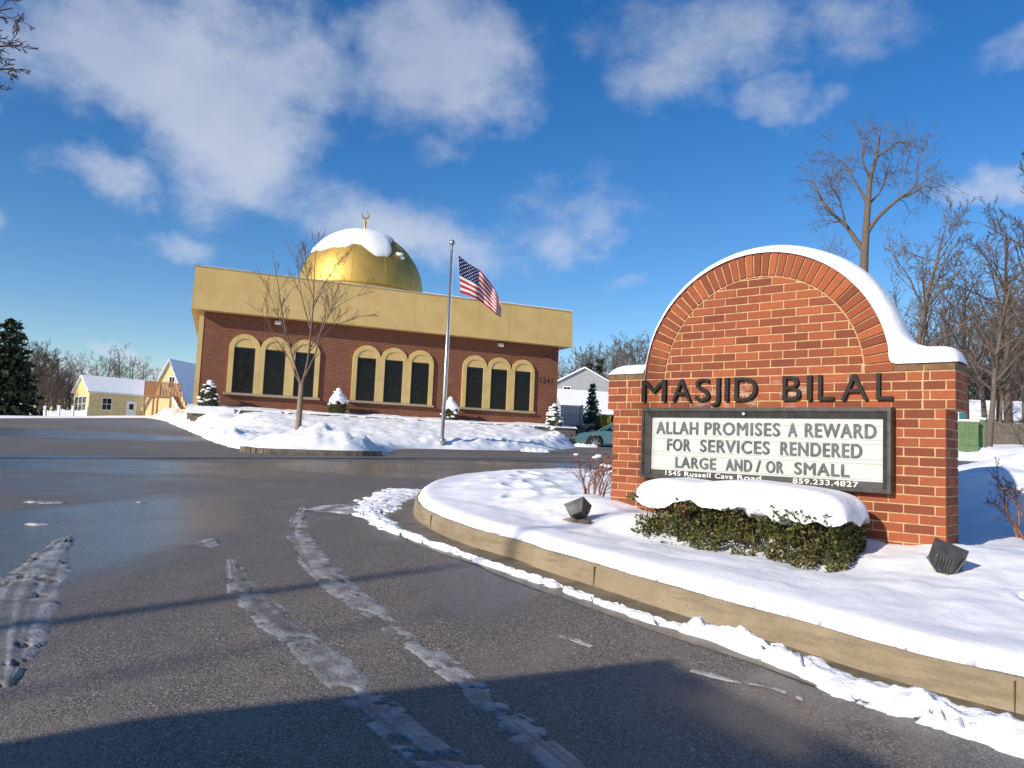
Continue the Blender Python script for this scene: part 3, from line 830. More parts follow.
def build_sign():
    rng = random.Random(7)
    root = empty('brick_sign', (SO[0], SO[1], SZ), SIGN_ROT, 'red brick entrance sign with arched top and MASJID BILAL in black letters', 'sign')
    # mortar core, set 6 mm behind the brick faces
    mb = MB()
    e = .0
    mb.box(-HL + .006, HL - .006, .006, TH - .006, -.5, ZB)
    mb.box(-HU + .006, HU - .006, -.004 + .006, TH - .004, ZB, ZT)
    poly = [(RO - .004, ZT)] + [p for p in arc(RO - .004, 64) if p[1] > ZT] + [(-RO + .004, ZT)]
    mb.prism(poly, .006, TH - .006)
    mb.build('mortar_core', MORTAR, root)
    # brick faces
    front = lambda x, z, d: (x, .006 - d, z)
    back = lambda x, z, d: (x, TH - .006 + d, z)
    mb = MB()
    z_lo = ZB - 19 * ROW
    for pl in (front, back):
        courses(mb, -HL, HL, z_lo, ZB, pl, rng, zref=ZB)
    for pl in (lambda x, z, d: (x, .002 - d, z), lambda x, z, d: (x, TH - .004 + d, z)):
        courses(mb, -1.24, 1.24, ZB, ZB + 4 * ROW, pl, rng, zref=ZB, phase=.02)
        courses(mb, -HU, -1.25, ZB, ZB + 4 * ROW, pl, rng, zref=ZB, phase=.07)
        courses(mb, 1.25, HU, ZB, ZB + 4 * ROW, pl, rng, zref=ZB, phase=-.03)
        # shoulder caps: one course of darker brick handled below, tympanum here
    disk = [(RI - .006, ZB + 4 * ROW)] + [p for p in arc(RI - .006, 60) if p[1] > ZB + 4 * ROW] + [(-RI + .006, ZB + 4 * ROW)]
    for pl in (front, back):
        courses(mb, -RI, RI, ZB + 4 * ROW, AC + RI + .07, pl, rng, clip=disk, zref=ZB, phase=.02)
    # sides
    for sx in (-1, 1):
        pl = lambda y, z, d, sx=sx: (sx * (HL - .006 + d), y, z)
        courses(mb, .004, TH - .004, z_lo, ZB, pl, rng, zref=ZB, phase=.06)
        pl = lambda y, z, d, sx=sx: (sx * (HU - .006 + d), y, z)
        courses(mb, .0, TH, ZB, ZB + 4 * ROW, pl, rng, zref=ZB, phase=-.03)
    mb.build('brickwork', SIGN_BRICK, root, shade=True)
    # arch ring of bricks on end
    mb = MB()
    a_lo = math.asin((ZB + 4 * ROW - AC) / RO) if ZB + 4 * ROW > AC else 0
    n = 43
    lo = math.degrees(a_lo); hi = 180 - lo
    for pl in (lambda x, z, d: (x, .002 - d, z), lambda x, z, d: (x, TH - .002 + d, z)):
        for i in range(n):
            t0 = rad(lo + (hi - lo) * i / n); t1 = rad(lo + (hi - lo) * (i + 1) / n)
            gi = .0055 / RI; go = .0065 / RO
            q = lambda r, a: (r * math.cos(a), AC + r * math.sin(a))
            brick_poly(mb, [q(RI + .006, t0 + gi), q(RO - .002, t0 + go), q(RO - .002, t1 - go), q(RI + .006, t1 - gi)], pl, .008, rng)
    # short straight legs of the ring
    for sx in (-1, 1):
        for k in range(2):
            pass
    # top surface of the ring
    for i in range(n):
        t0 = rad(lo + (hi - lo) * i / n) + .006; t1 = rad(lo + (hi - lo) * (i + 1) / n) - .006
        v = []
        for y in (.004, TH / 2 - .005, TH / 2 + .005, TH - .004):
            for a in (t0, t1):
                v.append((RO * math.cos(a), y, AC + RO * math.sin(a)))
        mb.shade = rng.random(); mb.add(v, [(0, 1, 3, 2), (4, 5, 7, 6)])
    mb.build('arch_ring', SIGN_BRICK, root, shade=True)
    # dark cap course on both shoulders
    for sx in (-1, 1):
        mb = MB()
        a, b = (RO - .005, HU + .004) if sx > 0 else (-HU - .004, -RO + .005)
        x = a
        while x < b - .02:
            x2 = min(x + BW, b)
            mb.shade = rng.random()
            mb.box(x + .004, x2 - .004, -.006, TH + .006, ZB + 4 * ROW + .006, ZT + .003); x = x2
        mb.build('shoulder_cap', CAPBRICK, root, bevel=.003)
    # snow: follows the arch, thick on the lee (right) side, and lies on the shoulders
    def snow_band(path, base, thick, y0, y1, name, ny=14, seed=0, over=.0):
        P = np.array(path); B_ = np.array(base); T = np.array(thick)[:, None] if np.ndim(thick) else thick
        v = np.linspace(-1, 1, ny)
        prof = np.sqrt(np.clip(1 - np.abs(v) ** 3.2, 0, 1))
        ym = (y0 + y1) / 2; yh = (y1 - y0) / 2
        n_ = len(P)
        up = P - B_
        X = np.zeros((n_, ny)); Z = np.zeros((n_, ny)); Y = np.zeros((n_, ny))
        for j in range(ny):
            wob = 1 + .10 * (fbm(np.arange(n_) * .21, np.full(n_, j * .4), seed, 3) - .5)
            X[:, j] = B_[:, 0] + up[:, 0] * prof[j] * wob; Z[:, j] = B_[:, 1] + up[:, 1] * prof[j] * wob
            Y[:, j] = ym + yh * v[j] + .006 * (fbm(np.arange(n_) * .3, np.full(n_, 3.0 * np.sign(v[j])), seed + 2, 3) - .5)
        # flank from the outer edge down to the brick
        return X, Y, Z
    ang = np.linspace(180, 14, 90)
    base = [((RO - .012) * math.cos(rad(a)), AC + (RO - .012) * math.sin(rad(a))) for a in ang]
    th = np.interp(ang, [14, 25, 45, 70, 95, 120, 150, 168, 176, 180], [.09, .09, .10, .078, .062, .055, .045, .035, .03, .02])
    path = [((RO + t) * math.cos(rad(a)), AC + (RO + t) * math.sin(rad(a))) for a, t in zip(ang, th)]
    # left shoulder first
    left_base = [(-HU - .006, ZT - .004)] + [(x, ZT - .004) for x in np.linspace(-HU, -RO - .01, 14)]
    lt = [.002] + list(np.interp(np.linspace(0, 1, 14), [0, .1, .3, .7, 1], [.03, .075, .095, .098, .09]))
    left_path = [(b[0], b[1] + t) for b, t in zip(left_base, lt)]
    mb_objs = []
    keep_ = [k for k, a in enumerate(ang) if a > 30]
    base_all = [base[k] for k in keep_]; path_all = [path[k] for k in keep_]
    fil_t = spline([path_all[-2], path_all[-1], (1.055, ZT + .36), (1.10, ZT + .245), (1.155, ZT + .17), (1.235, ZT + .135), (1.33, ZT + .13), (1.41, ZT + .115), (1.452, ZT + .07), (HU + .016, ZT + .004)], 5)[6:]
    ab = [((RO - .012) * math.cos(rad(a)), AC + (RO - .012) * math.sin(rad(a))) for a in (27, 20, 12, 5)]
    fil_b = spline([base_all[-2], base_all[-1]] + ab + [(1.16, ZT - .004), (1.30, ZT - .004), (HU + .010, ZT - .004)], 5)[6:]
    m_ = min(len(fil_t), len(fil_b)); 
    def resamp(L_, n_):
        A_ = np.array([tuple(map(float, q)) for q in L_]); ii = np.linspace(0, len(A_) - 1, n_)
        return [(float(np.interp(k, range(len(A_)), A_[:, 0])), float(np.interp(k, range(len(A_)), A_[:, 1]))) for k in ii]
    rp = resamp(fil_t, 36); rb = resamp(fil_b, 36)
    X, Y, Z = snow_band(path_all + rp, base_all + rb, None, -.022, TH + .02, 'snow', seed=3)
    grid_mesh('snow_cap', X, Y, Z, SNOW, root)
    X, Y, Z = snow_band(left_path, left_base, None, -.018, TH + .02, 'snow', seed=5)
    grid_mesh('snow_cap', X, Y, Z, SNOW, root)
    # raised letters
    z0 = 1.12 - .0 + .0 - SL + .008
    spans = [('M', -1.066, -.819), ('A', -.756, -.568), ('S', -.529, -.392), ('J', -.375, -.300), ('I', -.256, -.222), ('D', -.168, .027), ('B', .239, .385), ('I', .434, .470), ('L', .519, .637), ('A', .690, .885), ('L', .942, 1.054)]
    for ch, a, b in spans:
        zz0, zz1 = (z0 - .045, z0 + .197) if ch == 'J' else (z0, z0 + .197)
        text_mesh('letter', ch, a, b, zz0, zz1, -.036, .030, LETTER, root, bold=.0)
    return root

def text_mesh(name, text, x0, x1, z0, z1, y, depth, mat_, parent, bold=0.0, label=None, spacing=1.0, heavy=0.0):
    """lettering in the x-z plane facing -y, fitted to the given box"""
    cu = bpy.data.curves.new('text', 'FONT'); cu.body = text; cu.size = 1.0; cu.extrude = .5; cu.offset = bold; cu.resolution_u = 4; cu.space_character = spacing
    o = bpy.data.objects.new('text', cu); COL.objects.link(o)
    bpy.context.view_layer.update()
    dg = bpy.context.evaluated_depsgraph_get()
    me = bpy.data.meshes.new_from_object(o.evaluated_get(dg), depsgraph=dg)
    bpy.data.objects.remove(o); bpy.data.curves.remove(cu)
    v = np.zeros(len(me.vertices) * 3); me.vertices.foreach_get('co', v); v = v.reshape(-1, 3)
    lo = v.min(0); hi = v.max(0)
    X = x0 + (v[:, 0] - lo[0]) / (hi[0] - lo[0]) * (x1 - x0); Z = z0 + (v[:, 1] - lo[1]) / (hi[1] - lo[1]) * (z1 - z0)
    Y = y + (hi[2] - v[:, 2]) / (hi[2] - lo[2]) * depth
    me.vertices.foreach_set('co', np.stack([X, Y, Z], 1).reshape(-1)); me.name = name
    me.materials.clear(); me.materials.append(mat_)
    bm = bmesh.new(); bm.from_mesh(me)
    if heavy:       # heavier strokes: the same outlines again a hair to either side, each a little lower
        src = bm.verts[:] + bm.edges[:] + bm.faces[:]
        for k, (dx, dz) in enumerate(((heavy, 0), (-heavy, 0), (0, heavy * .6), (0, -heavy * .6))):
            new = [g for g in bmesh.ops.duplicate(bm, geom=src)['geom'] if isinstance(g, bmesh.types.BMVert)]
            bmesh.ops.translate(bm, verts=new, vec=(dx, .0004 * (k + 1), dz))
    bmesh.ops.recalc_face_normals(bm, faces=bm.faces); bm.to_mesh(me); bm.free()
    me.update()
    o = bpy.data.objects.new(name, me); COL.objects.link(o); o.parent = parent
    if label: o['label'] = label
    return o

def build_marquee(sign):
    x0, x1, z0, z1 = -1.056, 1.046, .452 - SL, 1.072 - SL
    root = empty('message_board', (.018, 0, 0), 0)
    root.parent = sign
    ix0, ix1, iz0, iz1 = -.968, .974, .528 - SL, .990 - SL
    mb = MB()
    # mitred frame, four bevelled members
    yo, yi, yb = -.075, -.040, .004
    oc = [(x0, z0), (x1, z0), (x1, z1), (x0, z1)]
    o2 = [(x0 + .032, z0 + .03), (x1 - .032, z0 + .03), (x1 - .032, z1 - .03), (x0 + .032, z1 - .03)]
    bz0 = iz0 - .045
    ic = [(ix0, bz0), (ix1, bz0), (ix1, iz1), (ix0, iz1)]
    rings = [[(p[0], yb, p[1]) for p in oc], [(p[0], yo + .022, p[1]) for p in oc], [(p[0] * .992, yo, p[1]) for p in oc], [(p[0], yo, p[1]) for p in o2], [(p[0], yo + .012, p[1]) for p in o2], [(p[0], yi, p[1]) for p in ic], [(p[0], yi + .02, p[1]) for p in ic]]
    v = [p for r in rings for p in r]
    f = [(k * 4 + i, k * 4 + (i + 1) % 4, (k + 1) * 4 + (i + 1) % 4, (k + 1) * 4 + i) for k in range(len(rings) - 1) for i in range(4)]
    mb.add(v, f); mb.build('frame', FRAME, root)
    mb = MB(); mb.box(ix0 - .01, ix1 + .01, -.026, .003, iz0, iz1 + .01)
    p = mb.build('message_panel', PANEL, root)
    # faint letter tracks across the panel
    mb = MB()
    for z in (.935, .835, .805, .69, .66, .545):
        mb.box(ix0, ix1, -.0295, -.026, z - SL - .003, z - SL + .003)
    mb.build('letter_track', TRACK, root)
    mb = MB(); mb.box(ix0 - .01, ix1 + .01, -.030, .002, bz0 - .01, iz0 - .001); mb.build('address_band', FRAME_DK, root)
    mb = MB(); mb.lathe([(.001, -.004), (.011, -.003), (.011, .004), (.001, .006)], 12)
    for q in range(len(mb.v)):
        a = mb.v[q]; mb.v[q] = (a[0] - .08, yo - .003 - a[2], a[1] + z1 - .052)
    mb.build('lock', WHITE, root)
    rows = [(1.345, 1.449, [('ALLAH', -.918, -.515), ('PROMISES', -.448, .203), ('A', .274, .340), ('REWARD', .406, .924)]),
            (1.199, 1.300, [('FOR', -.805, -.582), ('SERVICES', -.485, .120), ('RENDERED', .214, .825)]),
            (1.054, 1.146, [('LARGE', -.719, -.343), ('AND', -.248, -.026), ('/', .014, .049), ('OR', .099, .234), ('SMALL', .328, .736)])]
    for za, zb, ws in rows:
        za -= .5; zb -= .5
        for w, a, b in ws:
            text_mesh('message_word', w, a, b, za - SL, zb - SL, -.034, .004, GREY_LETTER, root, spacing=1.12, heavy=.0042)
    for w, a, b in [('1545', -.817, -.668), ('Russell', -.63, -.385), ('Cave', -.345, -.185), ('Road', -.145, .058), ('859.233.4827', .314, .805)]:
        text_mesh('address_lettering', w, a, b, .483 - SL, .523 - SL, -.034, .0035, WHITE_LETTER, root, bold=.012, spacing=1.08)
    return root

PANEL = mat('board_panel', (.54, .565, .54), (.50, .525, .50), 5, .35)
TRACK = mat('letter_track', (.50, .52, .49), (.46, .48, .45), 5, .4)
GREY_LETTER = mat('faded_letter', (.06, .065, .07), (.11, .118, .125), 16, .5)
WHITE_LETTER = mat('white_letter', (.85, .83, .78), (.78, .76, .72), 10, .5)

sign = build_sign()
build_marquee(sign)

# ------------------------------------------------------------------ foliage helpers
def leaf_cloud(mb, pts, size, rng, flat=False, seed=0):
    """small leaf faces (folded quads) at the given points"""
    for p in pts:
        s = size * rng.uniform(.6, 1.3)
        d = Vector((rng.gauss(0, 1), rng.gauss(0, 1), rng.gauss(0, 1) + (.3 if not flat else 0)))
        if d.length < .1: d = Vector((0, 0, 1))
        d.normalize(); e = d.orthogonal(); e.rotate(Matrix.Rotation(rng.uniform(0, 6.28), 3, d)); g = d.cross(e)
        p = Vector(p)
        mb.shade = rng.random()
        mb.add([p - d * s, p + e * s * .45 + g * s * .1, p + d * s, p - e * s * .45 + g * s * .1], [(0, 1, 2, 3)])

def build_hedge():
    rng = random.Random(21)
    x0, x1, y0, y1 = -.64, .96, -.80, -.22
    root = empty('boxwood_hedge', (*sign_world(0, 0), 0), SIGN_ROT, 'low clipped boxwood hedge under a thick snow loaf below the sign', 'hedge')
    gz = lambda x, y: float(island_z(*sign_world(x, y)))
    top = lambda x: float(np.interp(x, [-.75, -.5, 0, .5, 1], [.82, .83, .82, .80, .75]))
    mb = MB(); pts = []
    for i in range(24000):
        x = rng.uniform(x0, x1); y = rng.uniform(y0, y1); u = rng.random()
        bx = min(x - x0, x1 - x); by = min(y - y0, y1 - y)
        if min(bx, by) > .13 and rng.random() > .12: continue
        lumps = .05 * (float(vnoise(x * 5, u * 4 + y * 3, 3)) - .5)
        z = .40 + (top(x) + .035 - .40) * u
        # rounded ends, ragged front
        rr = .10
        cx = max(0, rr - bx) ; cy = max(0, rr - by)
        if math.hypot(cx, cy) > rr: continue
        bulge = .030 * math.sin(.4 + u * 2.2) + lumps * 1.6
        if float(vnoise(x * 7, u * 5 + y * 2, 8)) < .27: continue
        yy = y + (-bulge if y < (y0 + y1) / 2 else bulge); xx = x + (-bulge if x < 0 else bulge) * (1 if bx < .15 else 0)
        pts.append((xx, yy, z + lumps))
    leaf_cloud(mb, pts, .0165, rng)
    mb.build('foliage', BOXWOOD, root, shade=True)
    mb = MB()
    for i in range(60):
        x = rng.uniform(x0 + .08, x1 - .08); y = rng.uniform(y0 + .08, y1 - .1)
        z0 = gz(x, y) - .05
        for k in range(3):
            dx = rng.uniform(-.1, .1); dy = rng.uniform(-.08, .08)
            mb.tube([(x, y, z0), (x + dx * .5, y + dy * .5, z0 + .18), (x + dx, y + dy, .74)], [.007, .005, .002], 4)
    mb.build('stem', BARK_DK, root)
    # snow loaf
    nx, ny = 150, 60
    u = np.linspace(-1, 1, nx); v = np.linspace(-1, 1, ny)
    U_, V_ = np.meshgrid(u, v)
    sup = (np.abs(U_) ** 11.0 + np.abs(V_) ** 7.0)
    prof = np.clip(1 - sup, 0, 1) ** .42
    # remap so the rim is on the superellipse
    cx, cy = (x0 + x1) / 2 + .005, (y0 + y1) / 2
    hx = (x1 - x0) / 2 + .012; hy = (y1 - y0) / 2 + .022
    k = np.where(sup > 1, 1 / np.maximum(np.abs(U_) ** 6 + np.abs(V_) ** 3.5, 1e-9) ** .2, 1)
    X = cx + U_ * hx; Y = cy + V_ * hy
    tops = np.interp(X, [-.78, -.65, -.4, -.15, 0, .2, .45, .7, .9, 1.02], [.93, .972, .985, .965, .985, 1.005, .995, .975, .945, .90])
    tops = tops + .02 * (fbm(X * 3, Y * 3, 51, 3) - .5)
    rim = .815 - .04 * sstep(.35, 1, X) + .06 * (fbm(X * 6, Y * 6, 53, 4) - .5) * 2 - .05 * sstep(.62, .75, fbm(X * 4, Y * 2, 57, 3))
    Z = rim + (tops - rim) * prof
    # underside drop so the loaf has thickness
    keep = sup <= 1.02
    Z = np.where(sup > 1, rim - .02, Z)
    grid_mesh('snow_cap', X, Y, Z, SNOW, root, keep=keep)
    Z2 = np.where(sup > 1, rim - .02, rim - .012)
    grid_mesh('snow_underside', X, Y, Z2, SNOW, root, keep=keep)
    return root

def blob(mb, c, r, rng, nu=8, nv=5):
    v = []; ph = rng.uniform(0, 9)
    for i in range(nv + 1):
        a = math.pi * i / nv
        for j in range(nu):
            b = 2 * math.pi * j / nu
            q = 1 + .18 * math.sin(3 * b + ph + i) + .1 * rng.uniform(-1, 1)
            v.append((c[0] + r[0] * q * math.sin(a) * math.cos(b), c[1] + r[1] * q * math.sin(a) * math.sin(b), c[2] + r[2] * q * math.cos(a)))
    f = [(i * nu + j, (i + 1) * nu + j, (i + 1) * nu + (j + 1) % nu, i * nu + (j + 1) % nu) for i in range(nv) for j in range(nu)]
    mb.add(v, f)
build_hedge()

# ------------------------------------------------------------------ floodlights
def floodlight(px, rz, tilt, size, label, base, roll=0.0):
    g = None
    # island surface hit along the pixel
    d = ray(*px); Ys = np.arange(2, 14, .01)
    zz = EYE + d[2] / d[1] * Ys; hh = island_z(d[0] / d[1] * Ys, Ys)
    Y = Ys[np.argmax(zz < hh)]; p = EYEPOS + d * (Y / d[1])
    root = empty('floodlight', (p[0], p[1], p[2]), rz, label, 'floodlight', 'ground floodlights lighting the brick sign')
    s = size
    M = Matrix.Translation((0, 0, .62 * s)) @ Matrix.Rotation(roll, 4, 'Y') @ Matrix.Rotation(tilt, 4, 'X')
    def P(mb):
        mb.v = [tuple(M @ Vector(q)) for q in mb.v]; return mb
    # tapered housing: wide glass end at +z local, narrow back at -z
    mb = MB()
    secs = [(-.46, .30, .26), (-.40, .36, .30), (.10, .56, .46), (.30, .62, .50), (.34, .64, .52)]
    v = []
    for z, a, b in secs:
        v += [(-a * s, -b * s, z * s), (a * s, -b * s, z * s), (a * s, b * s, z * s), (-a * s, b * s, z * s)]
    f = [(k * 4 + i, k * 4 + (i + 1) % 4, (k + 1) * 4 + (i + 1) % 4, (k + 1) * 4 + i) for k in range(len(secs) - 1) for i in range(4)]
    f.append((3, 2, 1, 0)); n = (len(secs) - 1) * 4
    # hollow front
    v += [(-.57 * s, -.45 * s, .34 * s), (.57 * s, -.45 * s, .34 * s), (.57 * s, .45 * s, .34 * s), (-.57 * s, .45 * s, .34 * s)]
    v += [(-.55 * s, -.43 * s, .27 * s), (.55 * s, -.43 * s, .27 * s), (.55 * s, .43 * s, .27 * s), (-.55 * s, .43 * s, .27 * s)]
    for k in (n, n + 4):
        f += [(k + i, k + (i + 1) % 4, k + 4 + (i + 1) % 4, k + 4 + i) for i in range(4)]
    mb.add(v, f); P(mb).build('housing', LAMP_HOUSING, root, bevel=.004)
    mb = MB(); mb.box(-.548 * s, .548 * s, -.428 * s, .428 * s, .262 * s, .285 * s); P(mb).build('lens', GLASS_LAMP, root)
    mb = MB()
    for k in range(-3, 4): mb.box((k * .15 - .012) * s, (k * .15 + .012) * s, -.44 * s, .44 * s, .30 * s, .345 * s)
    P(mb).build('louvre', LAMP_HOUSING, root)
    mb = MB()
    for k in range(-2, 3): mb.box((k * .11 - .015) * s, (k * .11 + .015) * s, -.34 * s, .34 * s, -.53 * s, -.42 * s)
    P(mb).build('cooling_fin', LAMP_HOUSING, root)
    mb = MB()
    for sx in (-1, 1): mb.bar((sx * .66 * s, 0, .62 * s), (sx * .30 * s, 0, .06 * s), .05 * s, .10 * s)
    mb.bar((-.32 * s, 0, .06 * s), (.32 * s, 0, .06 * s), .10 * s, .05 * s); mb.tube([(0, 0, -.5 * s), (0, 0, .08 * s)], .06 * s, 8)
    mb.build('bracket', LAMP_HOUSING, root)
    if base:
        mb = MB(); rng = random.Random(2)
        blob(mb, (-.25 * s, -.05 * s, -.02 * s), (.55 * s, .4 * s, .16 * s), rng, 10, 6); blob(mb, (.42 * s, -.12 * s, .0), (.42 * s, .3 * s, .16 * s), rng, 10, 6)
        mb.build('base_stone', STONEBLOCK, root, smooth=True)
    return root
GLASS_LAMP = glass_mat('lamp_glass', (.03, .03, .032), .15)
floodlight((578, 521), rad(-25), rad(-35), .150, 'dark grey floodlight on two stones tilted up at the left pier of the sign', True, roll=rad(-24))
floodlight((946, 574), rad(-35), rad(-62), .155, 'dark grey floodlight lying tilted in the snow before the right pier', False, roll=rad(20))

# ------------------------------------------------------------------ branching plants
def branch(mb, p, d, L, r, depth, rng, P):
    """recursive bare limb"""
    nseg = P['segs'][min(depth, len(P['segs']) - 1)]
    pts = [p.copy()]; rr = [r]
    q = p.copy(); dd = d.copy()
    for i in range(nseg):
        dd = dd + Vector((rng.gauss(0, 1), rng.gauss(0, 1), rng.gauss(0, 1))) * P['wob'] + Vector((0, 0, P['up']))
        dd.normalize(); q = q + dd * (L / nseg); pts.append(q.copy()); rr.append(max(r * (1 - (i + 1) / nseg * P['taper']), P['rmin']))
    mb.tube(pts, rr, 7 if depth == 0 else (5 if depth == 1 else 3), cap=False)
    if depth >= P['levels']: return
    n = P['kids'][min(depth, len(P['kids']) - 1)]
    for k in range(n):
        t = P['start'] + (1 - P['start']) * (k + rng.random()) / n if depth else P['start0'] + (1 - P['start0']) * (k + rng.random() * .8) / n
        i = min(int(t * nseg), nseg - 1); ff = t * nseg - i
        b = pts[i].lerp(pts[i + 1], ff); ax = (pts[i + 1] - pts[i]).normalized()
        side = ax.orthogonal().normalized(); side.rotate(Matrix.Rotation(rng.uniform(0, 6.28), 3, ax))
        a = rad(rng.uniform(*P['ang'])); nd = (ax * math.cos(a) + side * math.sin(a)).normalized()
        l2 = L * rng.uniform(*P['ratio']) * (1.15 - .55 * t if depth == 0 else 1.05 - .4 * t)
        branch(mb, b, nd, l2, max(rr[i] * P['rr'] * rng.uniform(.8, 1.05), P['rmin']), depth + 1, rng, P)

BASEP = dict(segs=[9, 6, 5, 4, 3], wob=.10, up=.03, taper=.86, rmin=.008, levels=3, kids=[13, 6, 5, 4], start=.25, start0=.30, ang=(28, 58), ratio=(.38, .58), rr=.55)

def make_tree(name, h, rng, P, trunk_r, bark, twig, lean=(0, 0)):
    """returns meshes for trunk and crown, base at the origin"""
    tr = MB(); cr = MB()
    pts = []; q = Vector((0, 0, -.3)); d = Vector((lean[0], lean[1], 1)).normalized()
    n = 10; rr = []
    for i in range(n + 1):
        pts.append(q.copy()); rr.append(trunk_r * (1.25 if i == 0 else 1) * (1 - .9 * i / n) + .012)
        d = (d + Vector((rng.gauss(0, .05), rng.gauss(0, .05), .04))).normalized(); q = q + d * (h * .92 / n)
    tr.tube(pts, rr, 8)
    k = P['kids'][0]
    for j in range(k):
        t = P['start0'] + (.98 - P['start0']) * (j + rng.random() * .8) / k
        i = min(int(t * n), n - 1); b = pts[i].lerp(pts[i + 1], t * n - i); ax = (pts[i + 1] - pts[i]).normalized()
        side = ax.orthogonal().normalized(); side.rotate(Matrix.Rotation(j * 2.4 + rng.uniform(-.5, .5), 3, ax))
        a = rad(rng.uniform(*P['ang'])); nd = ax * math.cos(a) + side * math.sin(a)
        branch(cr, b, nd, h * rng.uniform(*P['ratio']) * (1.1 - .65 * t), max(rr[i] * P['rr'], P['rmin'] * 1.3), 1, rng, P)
    return tr, cr

def place_tree(tr, cr, loc, rz, sc, label, group, bark, twig, name='bare_tree', cat='tree'):
    root = empty(name, loc, rz, label, cat, group); root.scale = (sc, sc, sc)
    tr.build('trunk', bark, root, smooth=True); cr.build('crown', twig, root, smooth=True)
    return root

def gz(x, y): return float(ground_z(x, y))

def build_young_tree():
    """bare tree on the lawn: limbs drawn from the photo at the tree's own distance, twigs grown from them"""
    rng = random.Random(5); D = 20.0
    base = at(298, 433, D)
    def w(x, y, dy=0.0): return Vector(at(x, y, D + dy)) - Vector(base)
    root = empty('young_tree', tuple(base), 0, 'young bare tree with upright twigs on the snow heap before the building', 'tree')
    tr = MB()
    tr.tube([w(297.5, 440), w(298.5, 425), w(300, 405), w(301.5, 384)], [.105, .08, .072, .066], 9)
    tr.build('trunk', BARK_TAN, root, smooth=True)
    cr = MB()
    limbs = [([(301.5, 386), (297, 372), (292, 355), (287, 335), (282, 312), (279, 290), (275, 268), (272, 250)], .05, .3),
             ([(301.5, 386), (306, 370), (309, 352), (311, 330), (313, 308), (314, 285), (315, 262), (318, 240)], .06, -.2),
             ([(303, 380), (310, 366), (316, 352), (320, 334), (326, 318), (338, 306), (352, 298), (362, 294)], .04, -.6),
             ([(300, 384), (294, 372), (291, 362), (280, 345), (273, 332), (266, 320), (260, 308)], .028, .6),
             ([(311, 330), (305, 310), (301, 292), (298, 270), (296, 255)], .03, .5),
             ([(313, 308), (322, 290), (330, 275), (338, 262)], .025, -.5),
             ([(309, 352), (322, 338), (333, 326), (345, 322), (358, 316)], .024, .9),
             ([(287, 335), (281, 322), (272, 300), (265, 280)], .022, -.5),
             ([(314, 300), (309, 285), (306, 270), (305, 252)], .02, -.9),
             ([(320, 334), (328, 318), (334, 300), (338, 285)], .02, .4)]
    P = dict(BASEP, levels=3, rmin=.0048, kids=[0, 0, 5, 2], ratio=(.45, .8), ang=(18, 45), up=.05, wob=.07, start=.2, rr=.6)
    for pts, r, dy in limbs:
        n = len(pts)
        q = [w(x, y, dy * i / n) for i, (x, y) in enumerate(pts)]
        q = [Vector(p) for p in spline([tuple(a) for a in q], 3)]
        L = len(q); rr = [max(.72 * r * (1 - .9 * i / (L - 1)), .006) for i in range(L)]
        cr.tube(q, rr, 6, cap=False)
        for k in range(9):
            t = rng.uniform(.2, .98); i = min(int(t * (L - 1)), L - 2)
            b = q[i].lerp(q[i + 1], rng.random()); ax = (q[i + 1] - q[i]).normalized()
            side = ax.orthogonal().normalized(); side.rotate(Matrix.Rotation(rng.uniform(0, 6.28), 3, ax))
            a = rad(rng.uniform(22, 50)); nd = ax * math.cos(a) + side * math.sin(a) + Vector((0, 0, .25))
            branch(cr, b, nd.normalized(), rng.uniform(.3, .65), max(rr[i] * .5, .006), 2, rng, P)
    cr.build('crown', BARK_RED, root, smooth=True)

